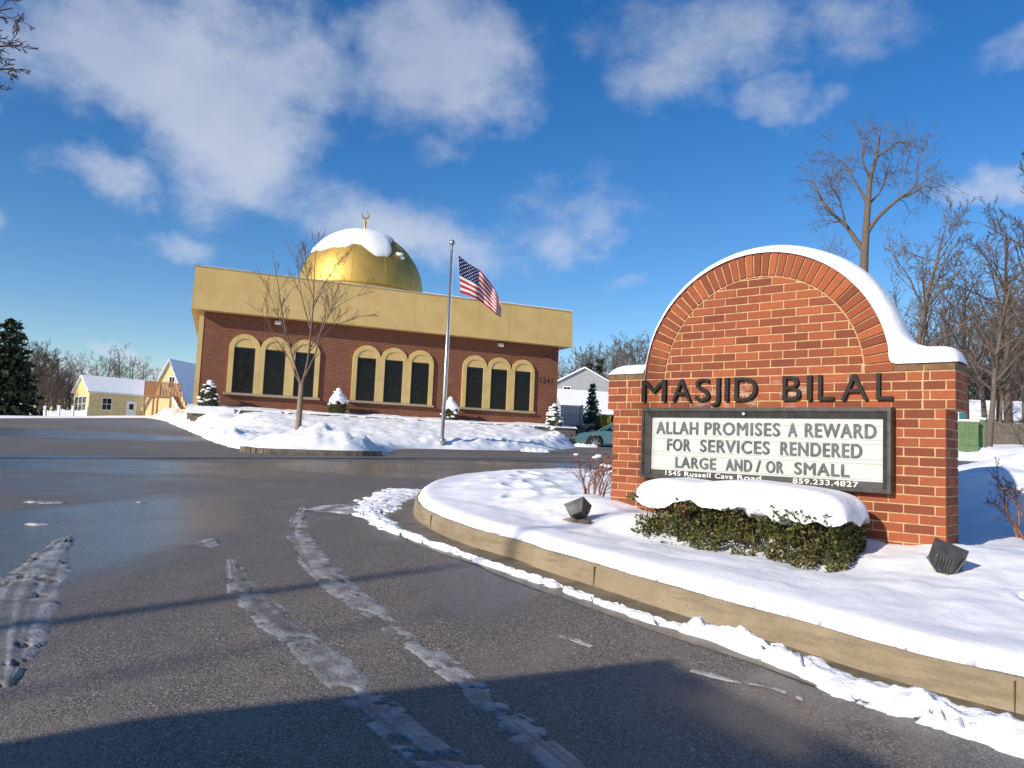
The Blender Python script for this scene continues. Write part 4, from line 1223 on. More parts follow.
def build_tall_tree():
    rng = random.Random(11); D = 46.0
    base = Vector(at(868, 434, D)); base.z = gz(base.x, base.y)
    def w(x, y, dy=0.0): return Vector(at(x, y, D + dy)) - base
    root = empty('tall_tree', tuple(base), 0, 'tallest bare tree with crooked spreading limbs rising behind the sign arch', 'tree')
    tr = MB()
    q = spline([(w(872, 440)), w(870, 400), w(866, 340), w(864, 300), w(864, 265), w(866, 232), w(868, 205), w(870, 180), w(876, 158), w(879, 140), w(880, 126)], 3)
    tr.tube(q, [float(np.interp(i / (len(q) - 1), [0, .4, .7, 1], [.34, .25, .14, .03])) for i in range(len(q))], 9)
    tr.build('trunk', BARK_GREY, root, smooth=True)
    cr = MB()
    limbs = [([(864, 252), (856, 240), (846, 226), (835, 216), (824, 204), (818, 192), (812, 182), (803, 180)], .20, 1.5),
             ([(866, 235), (876, 220), (888, 208), (900, 198), (912, 190), (917, 178), (918, 160), (924, 148)], .16, -1.5),
             ([(868, 205), (860, 190), (853, 178), (846, 165), (836, 158), (828, 152)], .12, 1.0),
             ([(870, 180), (864, 165), (862, 150), (866, 136)], .09, -1.0),
             ([(876, 158), (890, 148), (898, 142), (906, 145)], .08, .8),
             ([(846, 226), (842, 210), (838, 196), (830, 186)], .08, -.8),
             ([(900, 198), (912, 194), (924, 186), (932, 188)], .08, .5),
             ([(868, 205), (880, 192), (886, 178), (888, 165)], .09, 2.0),
             ([(864, 300), (850, 282), (838, 268), (828, 262)], .08, .5)]
    P = dict(BASEP, levels=4, rmin=.009, kids=[0, 0, 4, 3, 2], ratio=(.5, .8), ang=(30, 65), up=.01, wob=.16, start=.2, rr=.6)
    for pts, r, dy in limbs:
        n = len(pts)
        q = [Vector(p) for p in spline([tuple(w(x, y, dy * i / n)) for i, (x, y) in enumerate(pts)], 3)]
        L = len(q); rr = [max(.8 * r * (1 - .82 * i / (L - 1)), .022) for i in range(L)]
        cr.tube(q, rr, 6, cap=False)
        for k in range(13):
            t = rng.uniform(.35, 1.0); i = min(int(t * (L - 1)), L - 2)
            ax = (q[i + 1] - q[i]).normalized(); side = ax.orthogonal().normalized(); side.rotate(Matrix.Rotation(rng.uniform(0, 6.28), 3, ax))
            a = rad(rng.uniform(30, 70)); branch(cr, q[i].lerp(q[i + 1], rng.random()), (ax * math.cos(a) + side * math.sin(a)).normalized(), rng.uniform(.8, 1.9), max(rr[i] * .35, .022), 2, rng, P)
    cr.build('crown', BARK_GREY, root, smooth=True)

def tree_at(px, py_top, D, variant, label, group, bark=None, twig=None, zoff=0.0):
    tr, cr, h = variant
    p = at(px, 440, D); z = gz(p[0], p[1])
    top = at(px, py_top, D)[2]
    sc = (top - z) / h
    key = id(variant)
    root = empty('bare_tree', (p[0], p[1], z + zoff), RT.uniform(0, 6.28), label, 'tree', group); root.scale = (sc, sc, sc)
    bark = bark or BARK_GREY; twig = twig or BARK_GREY
    kk = (key, bark.name)
    if kk not in TREE_CACHE:
        a = tr.build('trunk', bark, root, smooth=True); b = cr.build('crown', twig, root, smooth=True); TREE_CACHE[kk] = (a, b)
    else:
        for src in TREE_CACHE[kk]:
            c = src.copy(); COL.objects.link(c); c.parent = root
    return root
TREE_CACHE = {}; RT = random.Random(99)

def build_trees():
    build_young_tree(); build_tall_tree()
    rng = random.Random(31)
    V = []
    for i in range(5):
        P = dict(BASEP, levels=4, rmin=.008, kids=[15, 6, 5, 4], ratio=(.34, .52), ang=(25, 55), up=.05, wob=.12, start0=.26 + .04 * i)
        tr, cr = make_tree('tree', 10, rng, P, .20, None, None); V.append((tr, cr, 9.9))
    W = []
    for i in range(3):      # slender wood-edge trees
        P = dict(BASEP, levels=3, rmin=.012, kids=[18, 6, 5, 3], ratio=(.22, .36), ang=(30, 60), up=.06, wob=.10, start0=.3)
        tr, cr = make_tree('tree', 10, rng, P, .15, None, None); W.append((tr, cr, 9.6))
    BR = []
    for i in range(3):      # twiggy undergrowth trees branching from the ground
        P = dict(BASEP, levels=4, rmin=.013, kids=[26, 7, 6, 3], ratio=(.30, .46), ang=(22, 50), up=.06, wob=.13, start0=.04, start=.15)
        tr, cr = make_tree('tree', 10, rng, P, .12, None, None); BR.append((tr, cr, 9.8))
    for k, (x, y, D) in enumerate([(925, 350, 88), (942, 362, 92), (960, 352, 87), (978, 365, 94), (996, 355, 90), (1012, 362, 96), (1030, 345, 98), (1050, 350, 95), (952, 340, 100), (985, 338, 102), (1008, 335, 104), (912, 345, 90)]):
        tree_at(x, y, D, BR[k % 3], 'low twiggy bare tree in the undergrowth right of the sign', 'undergrowth trees right of the sign', BARK_DK if k % 2 else BARK_GREY, BARK_DK if k % 2 else BARK_GREY)
    for k, (x, y, D) in enumerate([(30, 352, 70), (40, 345, 74), (50, 358, 72), (60, 372, 76), (46, 366, 68), (68, 384, 80), (34, 375, 66), (56, 385, 66), (22, 360, 72), (75, 388, 86)]):
        tree_at(x, y, D + 26, BR[k % 3], 'low twiggy brown tree between the dark pine and the cottage', 'undergrowth trees at the left', BARK_DK, BARK_DK)
    for k, (x, y, D) in enumerate([(568, 352, 140), (578, 348, 146), (590, 350, 150), (602, 346, 142), (614, 344, 148), (626, 342, 144), (638, 340, 150), (650, 343, 146)]):
        tree_at(x, y, D, BR[k % 3], 'low twiggy bare tree in the treeline behind the white houses', 'undergrowth trees behind the white houses', BARK_DK if k % 2 else BARK_GREY, BARK_DK if k % 2 else BARK_GREY)
    for k, (x, y, D) in enumerate([(26, 345, 104), (44, 350, 108), (62, 366, 112), (36, 358, 100), (54, 376, 104), (70, 380, 116)]):
        tree_at(x, y, D, BR[k % 3], 'low twiggy brown tree between the dark pine and the cottage', 'undergrowth trees at the left', BARK_DK, BARK_DK)
    for k, (x, y, D) in enumerate([(935, 325, 84), (955, 318, 90), (975, 312, 86), (995, 308, 92), (1015, 300, 88), (1035, 295, 94), (945, 345, 82), (1005, 335, 96)]):
        tree_at(x, y, D, BR[k % 3], 'low twiggy bare tree in the undergrowth right of the sign', 'undergrowth trees right of the sign', BARK_DK if k % 2 else BARK_GREY, BARK_DK if k % 2 else BARK_GREY)
    g = 'bare trees right of the sign'
    tree_at(908, 208, 44, V[0], 'broad bare tree just right of the tallest one', g)
    tree_at(988, 255, 40, W[0], 'slender grey trunked tree behind the green cabinet', g, BARK_GREY, BARK_GREY)
    tree_at(1010, 215, 52, V[1], 'bare tree with dense brown twigs near the right edge', g, BARK_DK, BARK_DK)
    tree_at(1046, 180, 45, V[2], 'bare tree cut by the right edge of the view', g, BARK_DK, BARK_DK)
    lab = 'bare tree in the wood edge right of the sign'
    for x, y, D, k in [(930, 300, 64, 3), (948, 270, 58, 4), (965, 262, 62, 1), (985, 300, 70, 0), (1000, 285, 66, 3), (1030, 260, 60, 2), (905, 305, 75, 2), (940, 330, 80, 0), (975, 325, 85, 4), (1015, 320, 82, 1), (890, 320, 78, 3), (1062, 240, 60, 4), (955, 345, 66, 2), (1000, 345, 60, 4), (925, 340, 62, 1), (1025, 300, 75, 0), (1090, 230, 55, 1)]:
        tree_at(x, y, D, V[k], lab, g, BARK_DK if k % 2 else BARK_GREY, BARK_DK if k % 2 else BARK_GREY)
    g2 = 'bare trees behind the white houses'
    for x, y, D, k in [(572, 352, 120, 0), (590, 346, 130, 1), (606, 342, 125, 2), (622, 338, 118, 3), (636, 334, 122, 4), (648, 340, 130, 0), (598, 352, 140, 3), (614, 350, 140, 4), (660, 345, 120, 1), (560, 356, 130, 2)]:
        tree_at(x, y, D, V[k], 'bare tree on the skyline behind the white houses', g2, BARK_GREY, BARK_GREY)
    g3 = 'bare brown trees at the left'
    for x, y, D, k in [(38, 347, 75, 0), (52, 352, 80, 1), (66, 362, 82, 2), (28, 340, 78, 3), (44, 370, 70, 4), (58, 375, 72, 0), (20, 345, 74, 1), (74, 378, 84, 3), (-10, 335, 80, 2), (-40, 330, 80, 4)]:
        tree_at(x, y, D + 24, V[k], 'bare brown tree between the dark pine and the yellow cottage', g3, BARK_DK, BARK_DK)
    g4 = 'pale bare trees behind the yellow cottage'
    for x, y, D, k in [(92, 354, 150, 0), (104, 351, 155, 1), (116, 350, 150, 2), (128, 356, 152, 3), (140, 362, 150, 4), (82, 358, 158, 2), (152, 370, 155, 1), (110, 360, 145, 3), (168, 372, 160, 0), (62, 356, 160, 4)]:
        tree_at(x, y, D, V[k], 'pale bare tree on the skyline behind the yellow cottage', g4, BARK_GREY, BARK_GREY)
    # a tree left of the drive: its twigs reach into the top corner of the view
    Dn = 11.0
    p = at(-250, 470, Dn); root = empty('roadside_tree', (p[0], p[1], float(H(p[0], p[1]))), 0, 'bare tree left of the drive with twigs hanging into the top left corner', 'tree')
    z0 = root.location.z
    tr = MB(); tr.tube([(0, 0, -.3), (.1, 0, 2), (.2, .1, 4), (.15, 0, 6.2), (.3, 0, 8.5), (.3, 0, 10.5)], [.26, .21, .18, .14, .09, .03], 9); tr.build('trunk', BARK_DK, root, smooth=True)
    cr = MB(); P = dict(BASEP, levels=4, rmin=.006, kids=[0, 0, 5, 4, 3], ratio=(.4, .6), ang=(22, 48), up=.005, wob=.12, start=.3, rr=.55)
    rl = random.Random(8)
    tips = [(12, 8), (22, 45), (14, 68), (2, 30), (-20, 100), (-30, 20)]
    for (x, y) in tips:
        e = Vector(at(x, y, Dn + rl.uniform(-.6, .6))) - Vector(root.location)
        b = Vector((.15, 0, max(3.2, e.z - 1.8)))
        q = [Vector(v) for v in spline([tuple(b), tuple(b.lerp(e, .35) + Vector((0, 0, .45))), tuple(b.lerp(e, .7) + Vector((0, 0, .35))), tuple(e)], 4)]
        L = len(q); rr = [.06 * (1 - .9 * i / (L - 1)) + .004 for i in range(L)]
        cr.tube(q, rr, 5, cap=False)
        for k in range(10):
            i = rl.randrange(3, L - 1); ax = (q[i + 1] - q[i]).normalized(); side = ax.orthogonal().normalized(); side.rotate(Matrix.Rotation(rl.uniform(0, 6.28), 3, ax))
            a = rad(rl.uniform(20, 45)); branch(cr, q[i], (ax * math.cos(a) + side * math.sin(a)).normalized(), rl.uniform(.25, .5), max(rr[i] * .5, .006), 2, rl, P)
    cr.build('crown', BARK_DK, root, smooth=True)
    # two trunks behind the viewer throw the long streaks over the drive
    for i, (px, lab_) in enumerate([((247, 597), 'bare roadside tree behind the viewer nearest the drive'), ((200, 625), 'bare roadside tree behind the viewer farther left')]):
        gp = ground_hit(*px); k = 15 + 6 * i
        q = gp - np.array((math.cos(rad(SUN_AZ)), math.sin(rad(SUN_AZ)))) * k
        tr, cr, h = V[3 + i]
        root = empty('bare_tree', (q[0], q[1], float(H(q[0], q[1])) - .3), i * 1.3, lab_, 'tree', 'roadside trees behind the viewer')
        sc = 1.0; root.scale = (.62, .62, 1.25)
        for src in TREE_CACHE[(id(V[3 + i]), 'bark_dark')] if (id(V[3 + i]), 'bark_dark') in TREE_CACHE else TREE_CACHE[(id(V[3 + i]), 'bark_grey')]:
            if src.name.startswith('crown'): continue
            c = src.copy(); COL.objects.link(c); c.parent = root

build_trees()

def conifer(name, base, h, r, n, rng, label, cat, group, leaf, snow=0.0, size=.05, shape=1.0, droop=.25):
    root = empty(name, tuple(base), 0, label, cat, group)
    mb = MB(); mb.tube([(0, 0, -.2), (0, 0, h * .5), (0, 0, h * .97)], [h * .022 + .01, h * .015 + .006, .004], 7); mb.build('trunk', BARK_DK, root, smooth=True)
    mb = MB(); sn = MB()
    layers = max(6, int(h / (size * 2.3)))
    for L in range(layers):
        t = (L + rng.random() * .6) / layers
        z = h * (.05 + .93 * t); R = r * (1 - t) ** shape * rng.uniform(.75, 1.15) + .02 * h * .2
        k = max(5, int(n * (1 - t * .6)))
        for j in range(k):
            a = 2 * math.pi * (j + rng.random()) / k; rl = R * rng.uniform(.7, 1.12)
            m_ = max(3, int(rl / (size * 1.1)))
            for i in range(m_):
                f = (i + .6) / m_
                pts = []
                for q in range(4):
                    w = size * .9 * (1.2 - .5 * f)
                    pts.append((math.cos(a) * rl * f + rng.gauss(0, w), math.sin(a) * rl * f + rng.gauss(0, w), z - droop * rl * f + rng.gauss(0, w * .7)))
                leaf_cloud(mb, pts, size, rng)
            if snow and rng.random() < snow:
                f = rng.uniform(.45, 1.0); s_ = size * rng.uniform(.9, 2.0)
                blob(sn, (math.cos(a) * rl * f, math.sin(a) * rl * f, z - droop * rl * f + size * .9), (s_ * 1.3, s_ * 1.3, s_ * .55), rng, 7, 4)
    mb.build('crown', leaf, root, shade=True)
    if sn.v: tag(sn.build('snow_load', SNOW, root, smooth=True), kind='stuff')
    return root

# dark pine at the far left
_rng = random.Random(77)
_p = at(0, 440, 46); conifer('pine_tree', (_p[0], _p[1], gz(_p[0], _p[1])), at(4, 316, 46)[2] - gz(_p[0], _p[1]), 2.1, 24, _rng, 'dark dense pine at the left edge of the lot', 'tree', None, NEEDLE, 0, .13, .5)
_p = at(591, 440, 44); conifer('fir_tree', (_p[0], _p[1], 1.6), at(591, 383, 44)[2] - 1.6, 1.05, 16, _rng, 'small conical fir flecked with snow by the white houses', 'tree', None, THUJA, .10, .085, .9, .5)

# ------------------------------------------------------------------ the mosque
BT = 7.837      # height of the top of the fascia
def build_mosque():
    root = empty('mosque', (BO[0], BO[1], 0), BROT, 'brick mosque with deep tan fascia, arched windows and snow-capped gold dome', 'building')
    W = 17.05; DP = 19.0; ZBASE = BT - 5.9
    x0, x1 = .31, 16.57
    yw = .38            # facade lies this far behind the front of the fascia
    mb = MB(); mb.box(x0, x1, yw, DP - .4, ZBASE, BT - 1.70); mb.build('wall', WALL_BRICK, root)
    mb = MB(); mb.box(x0 - .02, x0 + .16, yw - .015, DP - .5, ZBASE, BT - 1.705); mb.build('side_wall', TAN, root)
    # fascia: a slightly battered box of stucco with a soffit
    mb = MB()
    a = .05
    v = [(0 - a, -a, BT - 1.72), (W + a, -a, BT - 1.72), (W + a, DP + a, BT - 1.72), (-a, DP + a, BT - 1.72), (0, 0, BT), (W, 0, BT), (W, DP, BT), (0, DP, BT), (.25, .25, BT), (W - .25, .25, BT), (W - .25, DP - .25, BT), (.25, DP - .25, BT), (.25, .25, BT - .55), (W - .25, .25, BT - .55), (W - .25, DP - .25, BT - .55), (.25, DP - .25, BT - .55)]
    f = [(0, 3, 2, 1), (0, 1, 5, 4), (1, 2, 6, 5), (2, 3, 7, 6), (3, 0, 4, 7), (4, 5, 9, 8), (5, 6, 10, 9), (6, 7, 11, 10), (7, 4, 8, 11), (8, 9, 13, 12), (9, 10, 14, 13), (10, 11, 15, 14), (11, 8, 12, 15), (12, 13, 14, 15)]
    mb.add(v, f); fa = mb.build('fascia', TAN, root)
    mb = MB(); mb.box(-.02, W + .02, -.02, .27, BT + .001, BT + .035); mb.box(-.02, .27, .27, DP, BT + .001, BT + .035); mb.box(W - .27, W + .02, .27, DP, BT + .001, BT + .035); mb.build('coping', TAN_TRIM, fa)
    # patchy snow on the coping
    xs = np.linspace(-.03, W + .03, 420); ys = np.linspace(-.035, .30, 9)
    X, Y = np.meshgrid(xs, ys)
    n = fbm(X * .7, Y * 2, 61, 4)
    Z = BT + .03 + np.where(X > 9.5, .075, .045) * np.sqrt(np.clip(1 - ((Y - .13) / .17) ** 4, 0, 1)) * sstep(.25, .5, n + .12 * (X > 9) + .1) - .005
    grid_mesh('coping_snow', X, Y, Z, SNOW, fa)
    mb = MB(); mb.box(.25, W - .25, .25, DP - .25, BT - .56, BT - .30); mb.build('roof_snow', SNOW, root)
    # the flanks run a little inwards towards the back
    for o in list(COL.objects):
        if o.type == 'MESH' and (o.parent == root or (o.parent and o.parent.parent == root)):
            for vv in o.data.vertices:
                if vv.co.y > 1.0: vv.co.x += .05 * vv.co.y * max(0.0, 1 - vv.co.x / W)
    # windows
    def arch_shape(cx, r, z0, zs, n=16):
        return [(cx + r, z0)] + [(cx + r * math.cos(rad(180 * i / n)), zs + r * math.sin(rad(180 * i / n))) for i in range(n + 1)] + [(cx - r, z0)]
    zs0 = BT - 4.94; zs1 = BT - 3.06; ztop = BT - 2.50
    hw, gw = .617, .418
    for gx in (3.33, 8.40, 13.465):
        for k in (-1, 0, 1):
            cx = gx + k * 1.218
            zsp = ztop - hw
            outer = arch_shape(cx, hw - .004, zs0, zsp); inner = arch_shape(cx, gw, zs0, zs1 + .0)
            inner = [(cx + gw, zs0), (cx + gw, zs1)] + [(cx + gw * math.cos(rad(180 * i / 16)), zs1 + (ztop - .20 - zs1) * math.sin(rad(180 * i / 16))) for i in range(1, 16)] + [(cx - gw, zs1), (cx - gw, zs0)]
            wr = empty('window', (0, 0, 0), 0); wr.parent = root
            mb = MB()
            no = len(outer)
            # resample inner to the outer count
            L = np.concatenate([[0], np.cumsum(np.hypot(*np.diff(np.array(inner), axis=0).T))]); Lo = np.concatenate([[0], np.cumsum(np.hypot(*np.diff(np.array(outer), axis=0).T))])
            tt = Lo / Lo[-1] * L[-1]
            inn = [(float(np.interp(q, L, [p[0] for p in inner])), float(np.interp(q, L, [p[1] for p in inner]))) for q in tt]
            yf, yb = yw - .085, yw + .01
            v = [(p[0], yb, p[1]) for p in outer] + [(p[0], yf, p[1]) for p in outer] + [(p[0], yf, p[1]) for p in inn] + [(p[0], yb, p[1]) for p in inn]
            f = []
            for r_ in range(3):
                f += [(r_ * no + i, r_ * no + i + 1, (r_ + 1) * no + i + 1, (r_ + 1) * no + i) for i in range(no - 1)]
            mb.add(v, f); mb.build('surround', TAN_TRIM, wr)
            mb = MB(); po = [(cx + gw + .01, zs1), (cx + gw + .01, zs1 + .01)] + [(cx + (gw + .01) * math.cos(rad(180 * i / 12)), zs1 + (ztop - .19 - zs1) * math.sin(rad(180 * i / 12))) for i in range(1, 12)] + [(cx - gw - .01, zs1)]
            mb.prism(po, yw - .055, yw - .005); mb.build('arch_panel', TAN, wr)
            mb = MB(); mb.box(cx - gw - .01, cx + gw + .01, yw - .02, yw - .004, zs0, zs1 - .002); mb.build('glass', GLASS, wr)
            mb = MB()
            for (a_, b_, c_, d_) in ((cx - gw - .008, cx - gw + .035, zs0, zs1), (cx + gw - .035, cx + gw + .008, zs0, zs1), (cx - gw + .036, cx + gw - .036, zs1 - .05, zs1 - .003), (cx - gw + .036, cx + gw - .036, zs0, zs0 + .05)):
                mb.box(a_, b_, yw - .04, yw - .012, c_, d_)
            mb.build('sash', DARKTRIM, wr)
        mb = MB(); mb.box(gx - 1.218 - hw - .10, gx + 1.218 + hw + .08, yw - .14, yw + .02, zs0 - .10, zs0 - .003); sl = mb.build('sill', STONE_SILL, root, bevel=.01)
    text_mesh('house_number', '1541', 15.63, 16.27, BT - 3.55, BT - 3.28, yw - .014, .008, BLACK, root, bold=.0, spacing=1.3, heavy=.004)
    for x in (3.33, 13.46):
        mb = MB(); mb.box(x - .12, x + .12, yw - .20, yw - .003, BT - 1.98, BT - 1.84); mb.box(x - .10, x + .10, yw - .26, yw - .19, BT - 2.0, BT - 1.9)
        mb.build('wall_light', WHITE, root, bevel=.015)
    mb = MB(); mb.box(16.0, 16.1, yw - .14, yw - .003, BT - 2.25, BT - 2.13); mb.tube([(16.05, yw - .13, BT - 2.19), (16.05, yw - .28, BT - 2.24)], .04, 10); mb.build('security_camera', DARKTRIM, root)
    # dome
    t = 6.6; cx, cy, r = 8.16, t + .4, 3.2
    zc = BT + 1.10
    dm = empty('dome', (cx, cy, 0), 0); dm.parent = root
    mb = MB(); n = 24
    prof = [(r * math.cos(rad(90 * i / n)), zc + r * math.sin(rad(90 * i / n))) for i in range(n)] + [(.02, zc + r)]
    mb.lathe([(r + .0, zc - .18)] + prof, 72); mb.build('dome_shell', GOLD, dm, smooth=True)
    mb = MB(); mb.lathe([(r + .10, zc - .30), (r + .12, zc - .26), (r + .12, zc - .18), (r + .02, zc - .17)], 72); mb.build('dome_rim', GOLD, dm, autosmooth=30)
    mb = MB(); mb.lathe([(r - .05, BT - .6), (r - .05, zc - .29)], 48); mb.build('drum', TAN, dm, autosmooth=30)
    # standing seams
    mb = MB()
    for k in range(12):
        a = 2 * math.pi * (k + .3) / 12
        mb.tube([((r + .004) * math.cos(rad(e)) * math.cos(a), (r + .004) * math.cos(rad(e)) * math.sin(a), zc + (r + .004) * math.sin(rad(e))) for e in range(0, 88, 6)], .007, 4)
    mb.build('dome_seam', GOLD, dm)
    # snow: an uneven cap that has slid off on one side
    nu, nv = 160, 50
    az = np.linspace(0, 2 * math.pi, nu); q = np.linspace(0, 1, nv)
    A, Q = np.meshgrid(az, q)
    camdir = math.atan2(-_bb[1] * 0 + 0, 1)
    # azimuth measured in building axes, -90 deg faces the front
    edge = np.interp(np.degrees(az), [0, 40, 110, 150, 168, 185, 210, 231, 245, 255, 262, 271, 283, 289, 293, 310, 330, 348, 360],
                     [25, 30, 52, 56, 55, 58, 60, 58, 54, 53, 58, 66, 65, 58, 46, 34, 29, 27, 25])
    edge = edge + 3.4 * (fbm(az * 6, az * 0, 91, 5, .65) - .5) * 2
    edge[-1] = edge[0]
    TH_ = np.radians(Q * edge[None])
    lift = .11 * np.sqrt(np.clip(1 - Q ** 6, 0, 1)) * (.8 + .4 * fbm(A * 2, Q * 3, 95, 3)) - .012 * (Q > .985)
    lift[:, -1] = lift[:, 0]
    R_ = r + lift
    grid_mesh('dome_snow', R_ * np.sin(TH_) * np.cos(A), R_ * np.sin(TH_) * np.sin(A), zc + R_ * np.cos(TH_), SNOW, dm)
    mb = MB(); rr = random.Random(3)
    for (azd, th, s) in ((299, 58, .22), (302, 61, .14)):
        a = rad(azd); th = rad(th)
        blob(mb, ((r - .01) * math.sin(th) * math.cos(a), (r - .01) * math.sin(th) * math.sin(a), zc + (r - .01) * math.cos(th)), (s, s, .1), rr, 10, 6)
    mb.build('dome_snow_patch', SNOW, dm, smooth=True)
    # finial with crescent
    fz = zc + r
    mb = MB(); mb.lathe([(.10, fz - .05), (.10, fz + .10), (.07, fz + .16), (.06, fz + .45), (.085, fz + .5), (.085, fz + .56), (.05, fz + .6), (.03, fz + .72)], 14)
    fi = mb.build('finial', GOLD, dm, autosmooth=35)
    mb = MB(); pts = []; n = 26
    cz = fz + .93
    for i in range(n + 1):
        a = rad(150 + 290 * i / n); pts.append((.21 * math.cos(a), cz + .21 * math.sin(a)))
    for i in range(n, -1, -1):
        a = rad(150 + 290 * i / n); rr_ = .155
        pts.append((rr_ * math.cos(a) - .0 + .04 * math.cos(rad(90)), cz + .045 + rr_ * math.sin(a)))
    v = [(p[0], -.02, p[1]) for p in pts] + [(p[0], .02, p[1]) for p in pts]; N_ = n + 1; f = []
    for i in range(n):
        j = 2 * N_ - 1 - i
        f += [(i, i + 1, j - 1, j), (i + 2 * N_, j + 2 * N_, j - 1 + 2 * N_, i + 1 + 2 * N_), (i, i + 2 * N_, i + 1 + 2 * N_, i + 1), (j, j - 1, j - 1 + 2 * N_, j + 2 * N_)]
    mb.add(v, f); mb.build('crescent', GOLD, fi)
    return root
mosque = build_mosque()

def bl(x, y, z):
    p = BO + _bu * x + _bb * y
    return (float(p[0]), float(p[1]), z)

def build_front_bed():
    # planter ledge of stacked timbers along the facade
    root = empty('planter_wall', bl(0, 0, 0), BROT, 'low planter ledge of dark blocks with snow on top along the facade', 'planter wall')
    mb = MB(); rng = random.Random(5)
    zb, zt = 1.72, 2.16
    x = .12
    while x < 17.0:
        w = min(rng.uniform(.5, .7), 17.05 - x)
        for k in range(2):
            mb.box(x + .006, x + w - .006, -.78 + rng.uniform(-.012, .012), -.50, zb + k * .23, zb + .222 + k * .23)
        x += w
    for k in range(2): mb.box(.1, .38, -.49, .3, zb + k * .23, zb + .222 + k * .23)
    mb.build('block_face', STONEBLOCK, root, bevel=.01)
    xs = np.linspace(.08, 17.1, 520); ys = np.linspace(-.86, .40, 22)
    X, Y = np.meshgrid(xs, ys)
    lip = fbm(X * 2.0, X * 0 + 3, 71, 4)
    front = -.80 - .07 * (lip - .4)
    e = Y - front
    Z = 2.165 + .07 * (1 - np.exp(-np.maximum(e, 0) / .06)) + .12 * (fbm(X * 1.3, Y * 1.3, 73, 4) - .4) * sstep(0, .2, e) + .08 * sstep(-.5, .3, Y)
    drop = .22 * sstep(.42, .62, fbm(X * 1.6, X * 0, 75, 3))
    Z = np.where(e <= 0.0, 2.165 - drop, Z)
    grid_mesh('ledge_snow', X, Y, Z, SNOW, root)
    # cone shrubs in snow
    spots = [(.85, 'evergreen shrub at the left corner of the facade, a small snow cap on its tip'), (5.93, 'cone shrub hooded in snow between the left and middle windows'),
             (10.93, 'cone shrub hooded in snow between the middle and right windows'), (16.15, 'loose snowy shrub below the house number')]
    for i, (x, lab) in enumerate(spots):
        rng = random.Random(40 + i)
        p = bl(x, -.25, 2.24); h = [.98, 1.02, .98, 1.0][i]
        r = empty('snowy_shrub', p, 0, lab, 'shrub', 'snow covered shrubs along the facade')
        mb = MB(); mb.tube([(0, 0, -.1), (0, 0, h * .8)], [.03, .01], 6); mb.build('stem', BARK_DK, r)
        mb = MB(); pts = []
        for k in range(2600):
            t = rng.random() ** 1.2; R = .36 * math.sqrt(max(0, 1 - t ** 1.6)) * rng.uniform(.72, 1.08); a = rng.uniform(0, 6.28)
            pts.append((R * math.cos(a), R * math.sin(a), h * t * .95 + .03))
        leaf_cloud(mb, pts, .032, rng); mb.build('foliage', THUJA, r, shade=True)
        sm = MB()
        if i in (1, 2):      # smooth hood over the top half
            nu, nv = 26, 12; v = []
            for a_ in range(nv + 1):
                t = a_ / nv
                for j in range(nu):
                    b = 2 * math.pi * j / nu
                    R = .40 * (math.sin(t * math.pi / 2) ** 1.15) * (1 + .05 * math.sin(3 * b + i)); z = h * 1.08 - h * .62 * t + (.07 * math.sin(5 * b + 2 * i) if t > .8 else 0)
                    if t > .93: R *= .86
                    v.append((R * math.cos(b), R * math.sin(b), z))
            f = [(a_ * nu + j, (a_ + 1) * nu + j, (a_ + 1) * nu + (j + 1) % nu, a_ * nu + (j + 1) % nu) for a_ in range(nv) for j in range(nu)]
            sm.add(v, f); sm.build('snow_hood', SNOW, r, smooth=True)
            sm = MB()
        nb = [34, 9, 9, 62][i]
        for k in range(nb):
            t = rng.uniform(.1, .95); R = .37 * math.sqrt(max(0, 1 - t ** 1.6)); a = rng.uniform(0, 6.28); s = rng.uniform(.035, .095)
            blob(sm, (R * math.cos(a), R * math.sin(a), h * t), (s * 1.35, s * 1.35, s * .5), rng, 9, 5)
        blob(sm, (0, 0, h * .98), (.12, .12, .10), rng, 8, 5)
        tag(sm.build('snow_clods', SNOW, r, smooth=True), kind='stuff')
build_front_bed()

